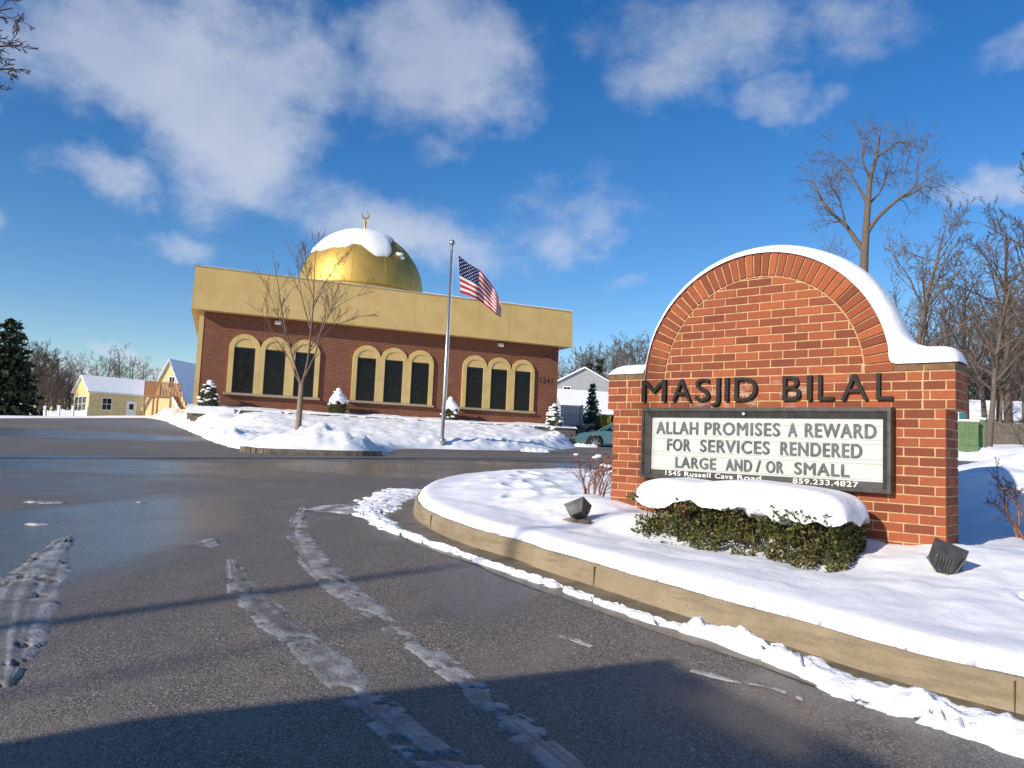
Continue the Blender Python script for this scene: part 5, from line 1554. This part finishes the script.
# ------------------------------------------------------------------ flagpole and flag
def flag_mat():
    mt, t, b = newmat('flag_cloth')
    uv = N(t, 'ShaderNodeUVMap', uv_map='UVMap').outputs[0]
    sp = N(t, 'ShaderNodeSeparateXYZ'); t.links.new(uv, sp.inputs[0])
    u, v = sp.outputs[0], sp.outputs[1]       # v = 0 at the top
    st = MATH(t, 'MODULO', MATH(t, 'FLOOR', MATH(t, 'MULTIPLY', v, 13.0)), 2.0)
    base = MIX(t, st, (.52, .025, .045), (.80, .78, .76))
    can = MATH(t, 'MULTIPLY', MATH(t, 'LESS_THAN', u, .4), MATH(t, 'LESS_THAN', v, 7 / 13))
    su = MATH(t, 'MULTIPLY', u, 6 / .4); sv = MATH(t, 'MULTIPLY', v, 5 / (7 / 13))
    def dots(a, c):
        du = MATH(t, 'SUBTRACT', MATH(t, 'FRACT', MATH(t, 'ADD', su, a)), .5); dv = MATH(t, 'SUBTRACT', MATH(t, 'FRACT', MATH(t, 'ADD', sv, c)), .5)
        return MATH(t, 'LESS_THAN', MATH(t, 'ADD', MATH(t, 'POWER', du, 2.0), MATH(t, 'POWER', dv, 2.0)), .02)
    stars = MATH(t, 'MAXIMUM', dots(0, 0), dots(.5, .5))
    cant = MIX(t, stars, (.012, .018, .10), (.70, .70, .70))
    setin(t, b.inputs['Base Color'], MIX(t, can, base, cant)); b.inputs['Roughness'].default_value = .8
    b.inputs['Specular IOR Level'].default_value = .2
    # thin cloth lets some light through
    tr = N(t, 'ShaderNodeBsdfTranslucent'); setin(t, tr.inputs[0], MIX(t, can, base, cant))
    mx = N(t, 'ShaderNodeMixShader'); mx.inputs[0].default_value = .3
    out = t.nodes['Material Output']; t.links.new(b.outputs[0], mx.inputs[1]); t.links.new(tr.outputs[0], mx.inputs[2]); t.links.new(mx.outputs[0], out.inputs[0])
    return mt

def build_flag():
    D = 25.5
    b0 = at(442.3, 438, D); t0 = at(452.6, 246, D)
    zg = 1.30
    root = empty('flagpole', (b0[0], b0[1], zg), 0, 'tall aluminium flagpole with ball top standing on the snowy lawn', 'flagpole')
    hgt = t0[2] - zg
    mb = MB(); mb.tube([(0, 0, -.3), (0, 0, 1.5), (0, 0, hgt)], [.062, .060, .040], 14); mb.build('pole', STEEL, root, smooth=True)
    mb = MB(); mb.lathe([(.01, hgt - .05), (.055, hgt - .03), (.03, hgt), (.05, hgt + .02), (.09, hgt + .06), (.105, hgt + .11), (.09, hgt + .16), (.05, hgt + .2), (.005, hgt + .215)], 16); mb.build('ball_finial', STEEL, root, smooth=True)
    mb = MB(); mb.tube([(.075, -.02, 1.2), (.072, -.02, hgt - .06)], .006, 4); mb.build('halyard', WHITE, root)
    mb = MB(); mb.box(.05, .075, -.06, .02, 1.12, 1.28); mb.build('cleat', STEEL, root)
    mb = MB(); mb.lathe([(.13, -.05), (.13, .03), (.07, .06)], 16); mb.build('base_collar', STEEL, root, smooth=True)
    # flag flying to the right and drooping
    fl = tag(bpy.data.objects.new('flag', None), 'United States flag blowing out and drooping from the pole', 'flag'); COL.objects.link(fl)
    fl.location = (b0[0], b0[1], 0)
    nu, nv = 60, 36
    top = np.array([(748, 268), (790, 303), (845, 335), (880, 378), (905, 412), (925, 450), (939, 488)], float)
    bot = np.array([(755, 435), (795, 447), (838, 468), (870, 494), (895, 515), (915, 532), (937, 545)], float)
    uu = np.array([0, .18, .42, .6, .74, .88, 1.0])
    X = np.zeros((nv, nu)); Y = X.copy(); Z = X.copy()
    for i in range(nu):
        u = i / (nu - 1)
        a = np.array([np.interp(u, uu, top[:, k]) for k in (0, 1)]); c = np.array([np.interp(u, uu, bot[:, k]) for k in (0, 1)])
        for j in range(nv):
            v = j / (nv - 1)
            q = a * (1 - v) + c * v
            dy = .16 * u * math.sin(u * 11 + v * 2.2) + .05 * u * math.sin(u * 23 - v * 4) + .5 * u * u - .1
            p = at(290 + q[0] / 4.452 + .6, 195 + q[1] / 4.452, D - .02 + dy)
            X[j, i], Y[j, i], Z[j, i] = p[0] - b0[0], p[1] - b0[1], p[2]
    o = grid_mesh('flag_cloth', X, Y, Z, flag_mat(), fl)
    uvl = o.data.uv_layers.new(name='UVMap')
    for pol in o.data.polygons:
        for li in pol.loop_indices:
            vi = o.data.loops[li].vertex_index; j, i = divmod(vi, nu)
            uvl.data[li].uv = (i / (nu - 1), min(j / (nv - 1), .9999))
build_flag()

# ------------------------------------------------------------------ vehicles
def paint(name, c):
    mt, t, b = newmat(name); co = objco(t)
    n = NOISE(t, co, 5, 5, .65)
    sp = N(t, 'ShaderNodeSeparateXYZ'); setin(t, sp.inputs[0], co)
    dirt = MATH(t, 'MULTIPLY', SMOOTH(t, n, .35, .7), SMOOTH(t, sp.outputs[2], .75, .2))
    setin(t, b.inputs['Base Color'], MIX(t, MATH(t, 'MULTIPLY', dirt, .7), c, (.20, .18, .16)))
    b.inputs['Roughness'].default_value = .3; b.inputs['Metallic'].default_value = .2; b.inputs['Coat Weight'].default_value = .5
    return mt

def car(loc, rz, col, label, group, van=False):
    """car facing local -x"""
    root = empty('parked_car', loc, rz, label, 'car', group)
    L = 4.6; w = .88 if not van else .95
    if van:
        low = [(0, .35), (.02, .70), (.25, .92), (.95, 1.06), (4.3, 1.10), (4.55, 1.0), (4.6, .4)]
        cab = [(.75, 1.05), (1.6, 2.3), (2.0, 2.85), (4.4, 2.85), (4.54, 2.78), (4.58, 1.08)]
    else:
        low = [(0, .34), (-.02, .52), (.08, .66), (.5, .78), (1.25, .87), (3.8, .92), (4.5, .90), (4.6, .72), (4.6, .36)]
        cab = [(1.2, .86), (1.95, 1.30), (2.3, 1.40), (3.1, 1.40), (3.5, 1.30), (4.15, .90)]
    wb = [(.85, .32), (3.55, .32)]; R = .33
    # lower body with wheel arches cut into the outline
    bot = []
    for cx, cz in reversed(wb):
        bot += [(cx + .40 * math.cos(rad(a)), cz + .40 * math.sin(rad(a))) for a in range(0, 181, 15) if cz + .40 * math.sin(rad(a)) >= .24]
    poly = [(p[0], p[1]) for p in low] + [(4.55, .26)] + bot + [(.05, .26)]
    mb = MB(); n = len(poly)
    ys = [(-w, .96), (-w * .97, 1.0), (w * .97, 1.0), (w, .96)]
    rings = []
    cxm = L / 2
    for y, s in ((-w + .0, .985), (-w + .05, 1.0), (w - .05, 1.0), (w, .985)):
        rings.append([(cxm + (p[0] - cxm) * s, y, p[1] if s == 1 else .3 + (p[1] - .3) * .97) for p in poly])
    v = [p for r in rings for p in r]
    f = [(k * n + i, k * n + (i + 1) % n, (k + 1) * n + (i + 1) % n, (k + 1) * n + i) for k in range(3) for i in range(n)] + [tuple(range(n)), tuple(range(4 * n - 1, 3 * n - 1, -1))]
    mb.add(v, f); mb.build('body', col, root, autosmooth=35)
    # cabin: glass volume and roof skin with pillars
    def ring(y, s, polyc): return [(cxm + (p[0] - cxm) * s, y, p[1]) for p in polyc]
    m_ = len(cab)
    mb = MB(); v = []
    for side in (-1, 1):
        for p in cab:
            k = (p[1] - cab[0][1]) / (cab[2][1] - cab[0][1]); v.append((p[0], side * (w - .06 - .20 * k), p[1]))
    mb.add(v, [tuple(range(m_)), tuple(range(2 * m_ - 1, m_ - 1, -1))] + [(i, i + m_, (i + 1) % m_ + m_, (i + 1) % m_) for i in range(m_)])
    mb.build('upper_body' if van else 'glasshouse', col if van else GLASS, root, autosmooth=35)
    mb = MB()
    roof = cab[1:-1]
    zt = max(p[1] for p in cab)
    for side in (-1, 1):
        for a, b in zip(cab[:-1], cab[1:]):
            def P_(p):
                k = (p[1] - cab[0][1]) / (cab[2][1] - cab[0][1]); return (p[0], side * (w - .055 - .20 * k), p[1])
            mb.bar(P_(a), P_(b), .05, .05)
        for px in ((2.35, 3.3) if not van else (2.2, 3.3)):
            mb.bar((px, side * (w - .05), cab[0][1]), (px + .05, side * (w - .252), zt), .06, .03)
    k = len(roof); v = []
    for side in (-1, 1):
        for p in roof:
            kk = (p[1] - cab[0][1]) / (cab[2][1] - cab[0][1]); v.append((p[0], side * (w - .05 - .20 * kk), p[1] + .012))
    mb.add(v, [(i, i + 1, i + 1 + k, i + k) for i in range(k - 1)]); mb.build('roof', col, root)
    for cx, cz in wb:
        for side in (-1, 1):
            wh = empty('wheel', (cx, side * (w - .10), cz), 0); wh.parent = root
            mb = MB(); prof = [(.20, -.10), (.29, -.11), (R, -.08), (R, .08), (.29, .11), (.20, .10)]
            mb.lathe(prof, 28); mb.v = [(p[0], p[2], p[1]) for p in mb.v]; mb.build('tyre', TYRE, wh, autosmooth=40)
            mb = MB(); mb.lathe([(.06, -.03), (.20, -.03), (.20, .03), (.06, .03)], 24)
            for q in range(7):
                a = 2 * math.pi * q / 7; mb.bar((.03 * math.cos(a), .03 * math.sin(a), .108), (.205 * math.cos(a), .205 * math.sin(a), .118), .05, .03); mb.bar((.03 * math.cos(a), .03 * math.sin(a), -.108), (.205 * math.cos(a), .205 * math.sin(a), -.118), .05, .03)
            mb.v = [(p[0], p[2], p[1]) for p in mb.v]; mb.build('rim', RIM, wh)
    for side in (-1, 1):
        mb = MB(); mb.box(-.015, .30, side * (w - .02) - (.24 if side > 0 else 0), side * (w - .02) + (.24 if side < 0 else 0), .57, .68); mb.build('headlight', GLASS_LAMP, root, bevel=.02)
        mb = MB(); mb.box(4.45, 4.615, side * (w - .02) - (.2 if side > 0 else 0), side * (w - .02) + (.2 if side < 0 else 0), .66, .80); mb.build('tail_light', TAIL, root, bevel=.02)
        mb = MB(); mb.box(1.55, 1.72, side * w, side * (w + .16), .92, 1.04) if side > 0 else mb.box(1.55, 1.72, -w - .16, -w, .92, 1.04); mb.build('mirror', col, root, bevel=.03)
        mb = MB(); mb.box(2.55, 2.75, side * w - .012, side * w + .02, .76, .79); mb.build('door_handle', DARKTRIM, root)
    mb = MB(); mb.box(-.05, .22, -w + .02, w - .02, .30, .50); mb.box(4.5, 4.66, -w + .02, w - .02, .32, .52); mb.build('bumper', DARKTRIM, root, bevel=.04)
    return root
TAIL = mat('tail_lens', (.30, .01, .01), (.22, .01, .01), 10, .25)
TEAL = paint('teal_paint', (.07, .17, .20)); NAVY = paint('dark_paint', (.02, .025, .04)); SILVER = paint('silver_paint', (.35, .36, .37))
_p = at(597, 450.5, 33.5)
car((_p[0] - 1.0, _p[1] + .88, _p[2]), rad(3), TEAL, 'teal sedan parked half hidden behind the left end of the sign', 'parked cars')
_p = at(578, 433, 41)
car((_p[0] - .3, _p[1], 1.75), rad(10), NAVY, 'dark car parked farther back beside the vinyl fence', 'parked cars')
# unseen van, added and sized to cast the broad shade over the drive
car((-7.35, -2.66, float(H(-5, -1)) + .02), rad(24), SILVER, 'unseen silver van added left of the viewer to shade the drive', 'parked cars', van=True)

# ------------------------------------------------------------------ far buildings
def gable_house(name, loc, rz, L, W, he, hr, wallm, label, cat='house', over=.3, group=None, windows=(), door=None, snowt=.12, thick=.10):
    """ridge along local x from 0..L, front long wall at y = 0, gables at x = 0 and x = L"""
    root = empty(name, loc, rz, label, cat, group)
    mb = MB(); poly = [(0, -1.5), (W, -1.5), (W, he), (W / 2, hr), (0, he)]
    v = [(0, p[0], p[1]) for p in poly] + [(L, p[0], p[1]) for p in poly]
    mb.add(v, [(0, 1, 2, 3, 4), (9, 8, 7, 6, 5)] + [(i, (i + 1) % 5, (i + 1) % 5 + 5, i + 5) for i in range(5)])
    mb.build('wall', wallm, root)
    sl = (hr - he) / (W / 2)
    def slab(mbx, t0, t1, ov):
        for s in (0, 1):
            a = (-ov, he - sl * ov) if s == 0 else (W + ov, he - sl * ov); b = (W / 2, hr)
            v = [(x, p[0], p[1] + t) for t in (t0, t1) for x in (-ov, L + ov) for p in (a, b)]
            mbx.add(v, [(0, 1, 3, 2), (4, 6, 7, 5), (0, 4, 5, 1), (2, 3, 7, 6), (0, 2, 6, 4), (1, 5, 7, 3)])
    mb = MB(); slab(mb, .01, thick, over); rf = mb.build('roof', WHITE, root)
    mb = MB(); slab(mb, thick + .004, thick + .004 + snowt, over - .02); mb.build('roof_snow', SNOW_FAR, rf, bevel=.05)
    for (face, a, z, w, h) in windows:
        wr = empty('window', (0, 0, 0), 0); wr.parent = root
        def bx(mbx, u0, u1, z0, z1, d0, d1):
            if face == 'front': mbx.box(u0, u1, -d1, -d0, z0, z1)
            elif face == 'left': mbx.box(-d1, -d0, u0, u1, z0, z1)
            else: mbx.box(L + d0, L + d1, u0, u1, z0, z1)
        mb = MB()
        for q in ((a - .1, a, z, z + h), (a + w, a + w + .1, z, z + h), (a - .1, a + w + .1, z - .1, z - .002), (a - .1, a + w + .1, z + h + .002, z + h + .12)): bx(mb, *q, .002, .06)
        mb.build('frame', WHITE, wr)
        mb = MB(); bx(mb, a + .001, a + w - .001, z, z + h, .002, .02); mb.build('pane', GLASS, wr)
        mb = MB(); bx(mb, a + .002, a + w - .002, z + h / 2 - .03, z + h / 2 + .03, .021, .05); bx(mb, a + w / 2 - .02, a + w / 2 + .02, z + .01, z + h / 2 - .032, .021, .045); bx(mb, a + w / 2 - .02, a + w / 2 + .02, z + h / 2 + .032, z + h - .01, .021, .045); mb.build('sash', WHITE, wr)
    if door:
        a, w, h = door
        dr = MB(); dr.box(a, a + w, -.06, -.003, .02, h); d_ = dr.build('door', WHITE, root)
        mb = MB(); mb.box(a + .25, a + w - .25, -.075, -.062, h * .55, h * .88); mb.build('door_pane', GLASS, d_)
        mb = MB(); mb.box(a - .12, a - .002, -.08, -.002, .02, h); mb.box(a + w + .002, a + w + .12, -.08, -.002, .02, h); mb.box(a - .12, a + w + .12, -.08, -.002, h + .002, h + .14); mb.build('door_frame', WHITE, d_)
        mb = MB(); mb.lathe([(.01, 0), (.035, .02), (.035, .05), (.01, .06)], 8); mb.v = [(p[0] + a + w - .12, -.06 - p[2], p[1] + 1.0) for p in mb.v]; mb.build('door_handle', STEEL, d_)
    return root

def px_frame(x0, y0, x1, y1, D0):
    """origin, heading and length of a level wall seen between two photo points, left end at distance D0"""
    a = at(x0, y0, D0); lo, hi = D0 * .5, D0 * 2
    best = None
    for D in np.linspace(lo, hi, 3000):
        b = at(x1, y1, D); e = abs(b[2] - a[2])
        if best is None or e < best[0]: best = (e, b)
    return a, best[1]

def build_left_group():
    # yellow cottage: long wall from (88,415) to (142,414)
    a = at(87.5, 416.5, 92); z0 = a[2]; L = 7.0
    he = at(88, 391, 92)[2] - z0; hr = at(82, 376, 93.5)[2] - z0
    gable_house('cottage', (a[0], a[1], z0), rad(45), L, 6.0, he, hr, CREAM, 'small cream cottage with snowy gable roof, white door and window', over=.3,
                windows=[('front', 1.5, .95, 1.0, 1.35), ('left', 1.0, .7, 1.1, 1.7), ('left', 2.55, .7, 1.1, 1.7), ('left', 4.1, .7, 1.1, 1.7)], door=(L * .62, 1.0, 2.05))
    # A-frame end of the cream house behind the deck
    p = at(158, 417, 96); q = at(196, 420, 96)
    zz = p[2] - .5
    W = 5.6; apex = at(174, 361, 96)[2] - zz
    # gable faces the viewer: ridge runs away
    g = gable_house('cream_house', (at(158, 417, 96)[0], 96, zz), rad(78), 12, W, 1.9, apex, CREAM, 'steep roofed cream house with snowy roof beside the mosque', over=.35,
                    windows=[('left', W / 2 - .8, 4.2, .7, 1.3)])
    g.location = (at(187, 417, 95)[0], 95.0, zz); g.rotation_euler = (0, 0, rad(82))
    # wooden deck with stairs
    D = 88.0
    s = D / F
    p0 = at(142, 415, D); root = empty('wooden_deck', (p0[0], p0[1], p0[2]), rad(2), 'raised red-brown wooden deck with railing and a stair going down right', 'deck')
    W_, DP, hF = 27.5 * s, 2.6, at(142, 394.5, D)[2] - p0[2]
    hR = at(142, 381, D)[2] - p0[2]
    mb = MB(); mb.box(0, W_, 0, DP, hF - .22, hF); mb.build('platform', DECKWOOD, root)
    for x, y in ((.1, .08), (W_ * .5, .08), (W_ - .1, .08), (.1, DP - .1), (W_ - .1, DP - .1)):
        mb = MB(); mb.box(x - .1, x + .1, y - .07, y + .07, -.8, hF - .225); mb.build('post', DECKWOOD, root)
    mb = MB()
    for (xa, ya, xb, yb) in ((0.05, .05, W_ * .56, .05), (.05, .05, .05, DP), (.05, DP - .05, W_, DP - .05)):
        n = max(3, int(math.hypot(xb - xa, yb - ya) / .16))
        for k in range(n + 1):
            x = xa + (xb - xa) * k / n; y = ya + (yb - ya) * k / n
            mb.box(x - .05, x + .05, y - .02, y + .02, hF + .004, hR - .06)
    mb.build('baluster_screen', DECKWOOD, root)
    mb = MB(); mb.bar((0, .05, hR), (W_, .05, hR), .12, .1); mb.bar((.05, .1, hR), (.05, DP, hR), .12, .1); mb.bar((0, DP - .05, hR), (W_, DP - .05, hR), .12, .1); mb.bar((W_ - .05, .05, hF), (W_ - .05, .05, hR), .12, .12); mb.bar((W_ * .56, .05, hF), (W_ * .56, .05, hR), .12, .12)
    mb.build('handrail', DECKWOOD, root)
    # stair
    ex = (184 - 142) * s; n = 11
    mb = MB()
    for k in range(n):
        t = (k + .5) / n; x = W_ + .02 + (ex - W_) * t; z = hF - (hF + .4) * t
        mb.box(x - .2, x + .2, .1, 1.3, z - .05, z)
    mb.build('stair_tread', DECKWOOD, root)
    for y in (.06, 1.34):
        mb = MB(); mb.bar((W_, y, hF - .15), (ex, y, -.5), .06, .34); mb.build('stringer', WHITE if y < 1 else DECKWOOD, root)
        mb = MB(); mb.bar((W_, y, hR - .1), (ex + .1, y, .45), .07, .1)
        for k in range(1, 6): t = k / 6; mb.bar((W_ + (ex - W_) * t, y, hF - .1 - (hF + .4) * t), (W_ + (ex - W_) * t, y, hR - .1 - (hR - .55) * t), .05, .05)
        mb.build('stair_rail', DECKWOOD, root)
    # white picket fences
    for i, (xa, xb, yb, yt, D, lab) in enumerate([(30, 58, 419, 409, 70, 'white picket fence left of the tall gate post'), (58, 86, 418.5, 408.5, 76, 'white picket fence joining the yellow cottage')]):
        a = at(xa, yb, D); b = at(xb, yb + .6, D); L = math.hypot(b[0] - a[0], b[1] - a[1]); h = at(xa, yt, D)[2] - a[2]
        root = empty('picket_fence', tuple(a), math.atan2(b[1] - a[1], b[0] - a[0]), lab, 'fence', 'white picket fences')
        mb = MB(); n = int(L / .15)
        for k in range(n): mb.box(k * .15, k * .15 + .10, -.01, .01, -.3, h * (.92 + .05 * math.sin(k * .9)))
        mb.build('picket_panel', WHITE, root)
        mb = MB(); mb.box(0, L, .011, .06, .2, .3); mb.box(0, L, .011, .06, h - .35, h - .25); mb.build('rail', WHITE, root)
        for k in range(3):
            mb = MB(); x = L * k / 2; mb.box(x - .09, x + .09, -.09, .09, -.5, h + .25); mb.box(x - .12, x + .12, -.12, .12, h + .252, h + .32); mb.build('post', WHITE, root)

def build_right_group():
    # white vinyl fence panel right of the mosque
    D = 41.0
    a = at(560, 431, D); b = at(580, 432, D)
    root = empty('vinyl_fence', (a[0], a[1], a[2] - .5), math.atan2(b[1] - a[1], b[0] - a[0]) + rad(2), 'plain pale vinyl fence panel beside the right corner of the mosque', 'fence')
    L = math.hypot(b[0] - a[0], b[1] - a[1]); h = at(560, 406, D)[2] - a[2] + .5
    mb = MB(); n = 7
    for k in range(n): mb.box(L * k / n + .004, L * (k + 1) / n - .004, 0, .03, 0, h)
    mb.build('panel', VINYL_SHADED, root)
    mb = MB(); mb.box(L, L + .13, -.06, .08, -.3, h + .1); mb.build('post', VINYL_SHADED, root)
    mb = MB(); mb.box(-.05, L + .15, -.03, .07, h + .003, h + .07); mb.build('snow_strip', SNOW, root, bevel=.02)
    # two storey white house and lower wing
    D = 105.0; s = D / F
    ax = at(585, 368, D); z0 = 3.3
    W = 62 * s; lx = at(561, 400, D)[0] - 1.6
    r = gable_house('white_house', (ax[0] + W / 2, D, z0), rad(90), 14, W, ax[2] - z0 - 2.3, ax[2] - z0, SIDING_SHADED, 'two storey white house with a gable and snow roof', over=.4,
                    windows=[('left', W / 2 + 1.9, at(571, 397, D)[2] - z0, .9, 1.4)])
    r.rotation_euler = (0, 0, rad(84))
    D2 = 92.0
    p = at(563, 410, D2)
    gable_house('garage_wing', (at(566, 408, D2)[0], D2, z0 - .5), rad(16), 10, 7, at(566, 408, D2)[2] - z0 + .1, at(590, 392, D2 + 3)[2] - z0 + .5, SIDING_SHADED, 'low white garage with a broad snow covered roof before the white house', 'garage', over=.3, snowt=.2,
                windows=[('front', 6.8, 1.2, .9, 1.2)])
    # dark spruces behind the houses
    rng = random.Random(15)
    for i, (x, y, lab) in enumerate([(597, 358, 'dark evergreen behind the ridge of the white house'), (586, 360, 'narrow dark evergreen left of the one behind the white house')]):
        p = at(x, 440, 122); z = gz(p[0], p[1]); conifer('spruce_tree', (p[0], p[1], z), at(x, y, 122)[2] - z, 2.2, 9, rng, lab, 'tree', 'dark evergreens behind the white house', NEEDLE, 0, .30, .8)
    # yellowish clipped shrub and snowy bush by the sign edge
    p = at(605, 434, 40)
    r = empty('clipped_shrub', (p[0], p[1], p[2]), 0, 'small olive yellow clipped shrub at the edge of the sign', 'shrub')
    mb = MB(); pts = [(rng.uniform(-.28, .28), rng.uniform(-.25, .25), rng.uniform(0, 1.0)) for _ in range(1500)]; leaf_cloud(mb, pts, .05, rng); mb.build('foliage', OLIVE, r, shade=True)
    mb = MB(); mb.tube([(0, 0, -.6), (0, 0, .5)], .03, 6); mb.build('stem', BARK_DK, r)
    # green utility cabinets
    D = 36.5
    for i, (xa, xb, yb, yt, w, lab) in enumerate([(958.5, 978, 446, 421.5, .9, 'green utility cabinet with a snow strip on top, left one of two'), (979, 985.5, 447, 419.5, .5, 'narrow dark green utility cabinet standing right of the wider one')]):
        a = at(xa, yb, D + i * .3); b = at(xb, yb, D + i * .3); h = at(xa, yt, D)[2] - a[2]
        root = empty('utility_cabinet', (a[0], a[1], a[2] - .1), rad(-6), lab, 'cabinet', 'green utility cabinets')
        L = b[0] - a[0]
        mb = MB(); mb.box(0, L, 0, w, -.3, h + .1); mb.build('body', GREEN_BOX, root, bevel=.02)
        mb = MB()
        for k in range(2): mb.box(.03 + k * (L - .04) / 2, (L - .04) / 2 * (k + 1) - .0, -.02, -.003, .15, h - .02)
        mb.build('door', GREEN_BOX, root, bevel=.005)
        mb = MB(); mb.box(L * .5 + .03, L * .5 + .07, -.05, -.022, h * .45, h * .6); mb.build('handle', STEEL, root)
        mb = MB(); mb.box(-.04, L + .04, -.04, w + .04, h + .103, h + .22); mb.build('snow_top', SNOW, root, bevel=.05)
    # small street name sign
    p = at(962, 440, 38); z = p[2]; h = at(961.5, 411, 38)[2] - z
    root = empty('street_sign', (p[0], p[1], z - .5), 0, 'small teal street sign on a thin post above the green cabinet', 'sign')
    mb = MB(); mb.tube([(0, 0, -.2), (0, 0, h + .5)], .025, 8); mb.build('post', STEEL, root)
    mb = MB(); mb.box(-.16, .16, -.04, -.026, h + .02, h + .42); mb.build('sign_plate', TEALSIGN, root, bevel=.01)
    # wooden fence and white house far right
    a = at(985, 437, 44); b = at(1060, 440, 46)
    root = empty('board_fence', (a[0], a[1], a[2] - .6), math.atan2(b[1] - a[1], b[0] - a[0]), 'weathered brown board fence beyond the snow bank at the right', 'fence')
    L = math.hypot(b[0] - a[0], b[1] - a[1]); h = 1.5; rng = random.Random(8)
    mb = MB(); n = int(L / .15)
    for k in range(n): mb.box(k * .15 + .004, k * .15 + .146, -.012, .012, -.2, h * rng.uniform(.97, 1.02))
    mb.build('board_panel', GREYWOOD, root)
    for k in range(3):
        mb = MB(); x = L * k / 2; mb.box(x - .06, x + .06, .013, .13, -.3, h + .08); mb.build('post', GREYWOOD, root)
    D = 78.0
    a = at(960, 434, D); z0 = gz(a[0], a[1])
    r = gable_house('bungalow', (a[0] - 1, D, z0), rad(-10), 15, 8, at(985, 418, D)[2] - z0, at(985, 402, D + 3)[2] - z0, WHITE, 'long low white house with snowy roof behind the bare trees at the right', over=.5,
                    windows=[('front', 4.2, at(1000, 428, D)[2] - z0 - .6, .9, 1.4), ('front', 6.4, at(1000, 428, D)[2] - z0 - .6, .9, 1.4), ('front', 10.5, at(1000, 428, D)[2] - z0 - .6, .9, 1.4)])

OLIVE = leaf_mat('olive_leaf', (.20, .18, .03), (.32, .28, .06))
TEALSIGN = mat('teal_sign', (.05, .22, .22), (.04, .18, .18), 10, .4)
build_left_group()
build_right_group()

# ------------------------------------------------------------------ small bare shrubs on the island
def bare_bush(px, D, top, n, label, seed, spread, red, clods):
    rng = random.Random(seed)
    b = at(px[0], px[1], D); z = float(island_z(b[0], b[1])); h = top
    root = empty('bare_shrub', (b[0], b[1], z), 0, label, 'shrub', 'leafless shrubs beside the sign')
    mb = MB()
    P = dict(BASEP, levels=3, segs=[6, 6, 5, 4, 3], rmin=.0026, kids=[0, 5, 5, 3], ratio=(.42, .62), ang=(20, 50), up=.03, wob=.16, start=.25, rr=.62, taper=.75)
    for k in range(n):
        a = 2 * math.pi * k / n + rng.uniform(-.4, .4); t = rng.uniform(.1, .5) * spread
        d = Vector((math.cos(a) * t, math.sin(a) * t, 1)).normalized()
        branch(mb, Vector((math.cos(a) * .06 * spread, math.sin(a) * .06 * spread, -.05)), d, h * rng.uniform(.7, 1.0), .013, 1, rng, P)
    o = mb.build('branches', TWIG_RED, root, smooth=True)
    mb = MB(); pts = [mb_v for mb_v in rng.sample([tuple(v.co) for v in o.data.vertices if v.co.z > h * .45], 130)]
    leaf_cloud(mb, pts, .014, rng); mb.build('dry_leaves', DRYLEAF, root, shade=True)
    mb = MB()
    for k in range(clods):
        v = rng.choice([v.co for v in o.data.vertices if h * .4 < v.co.z < h * .85]); s = rng.uniform(.015, .04)
        blob(mb, (v[0], v[1], v[2] + s * .3), (s * 1.3, s * .9, s * .5), rng, 8, 5)
    if mb.v: tag(mb.build('snow_clods', SNOW, root, smooth=True), kind='stuff')
DRYLEAF = leaf_mat('dry_leaf', (.16, .05, .04), (.26, .13, .06))
bare_bush((594, 497), 7.6, .52, 8, 'leafless reddish shrub holding bits of snow by the left pier', 3, 1.2, True, 8)
bare_bush((1030, 540), 6.3, .62, 7, 'leafless reddish shrub at the right edge beside the sign', 6, 1.1, True, 0)
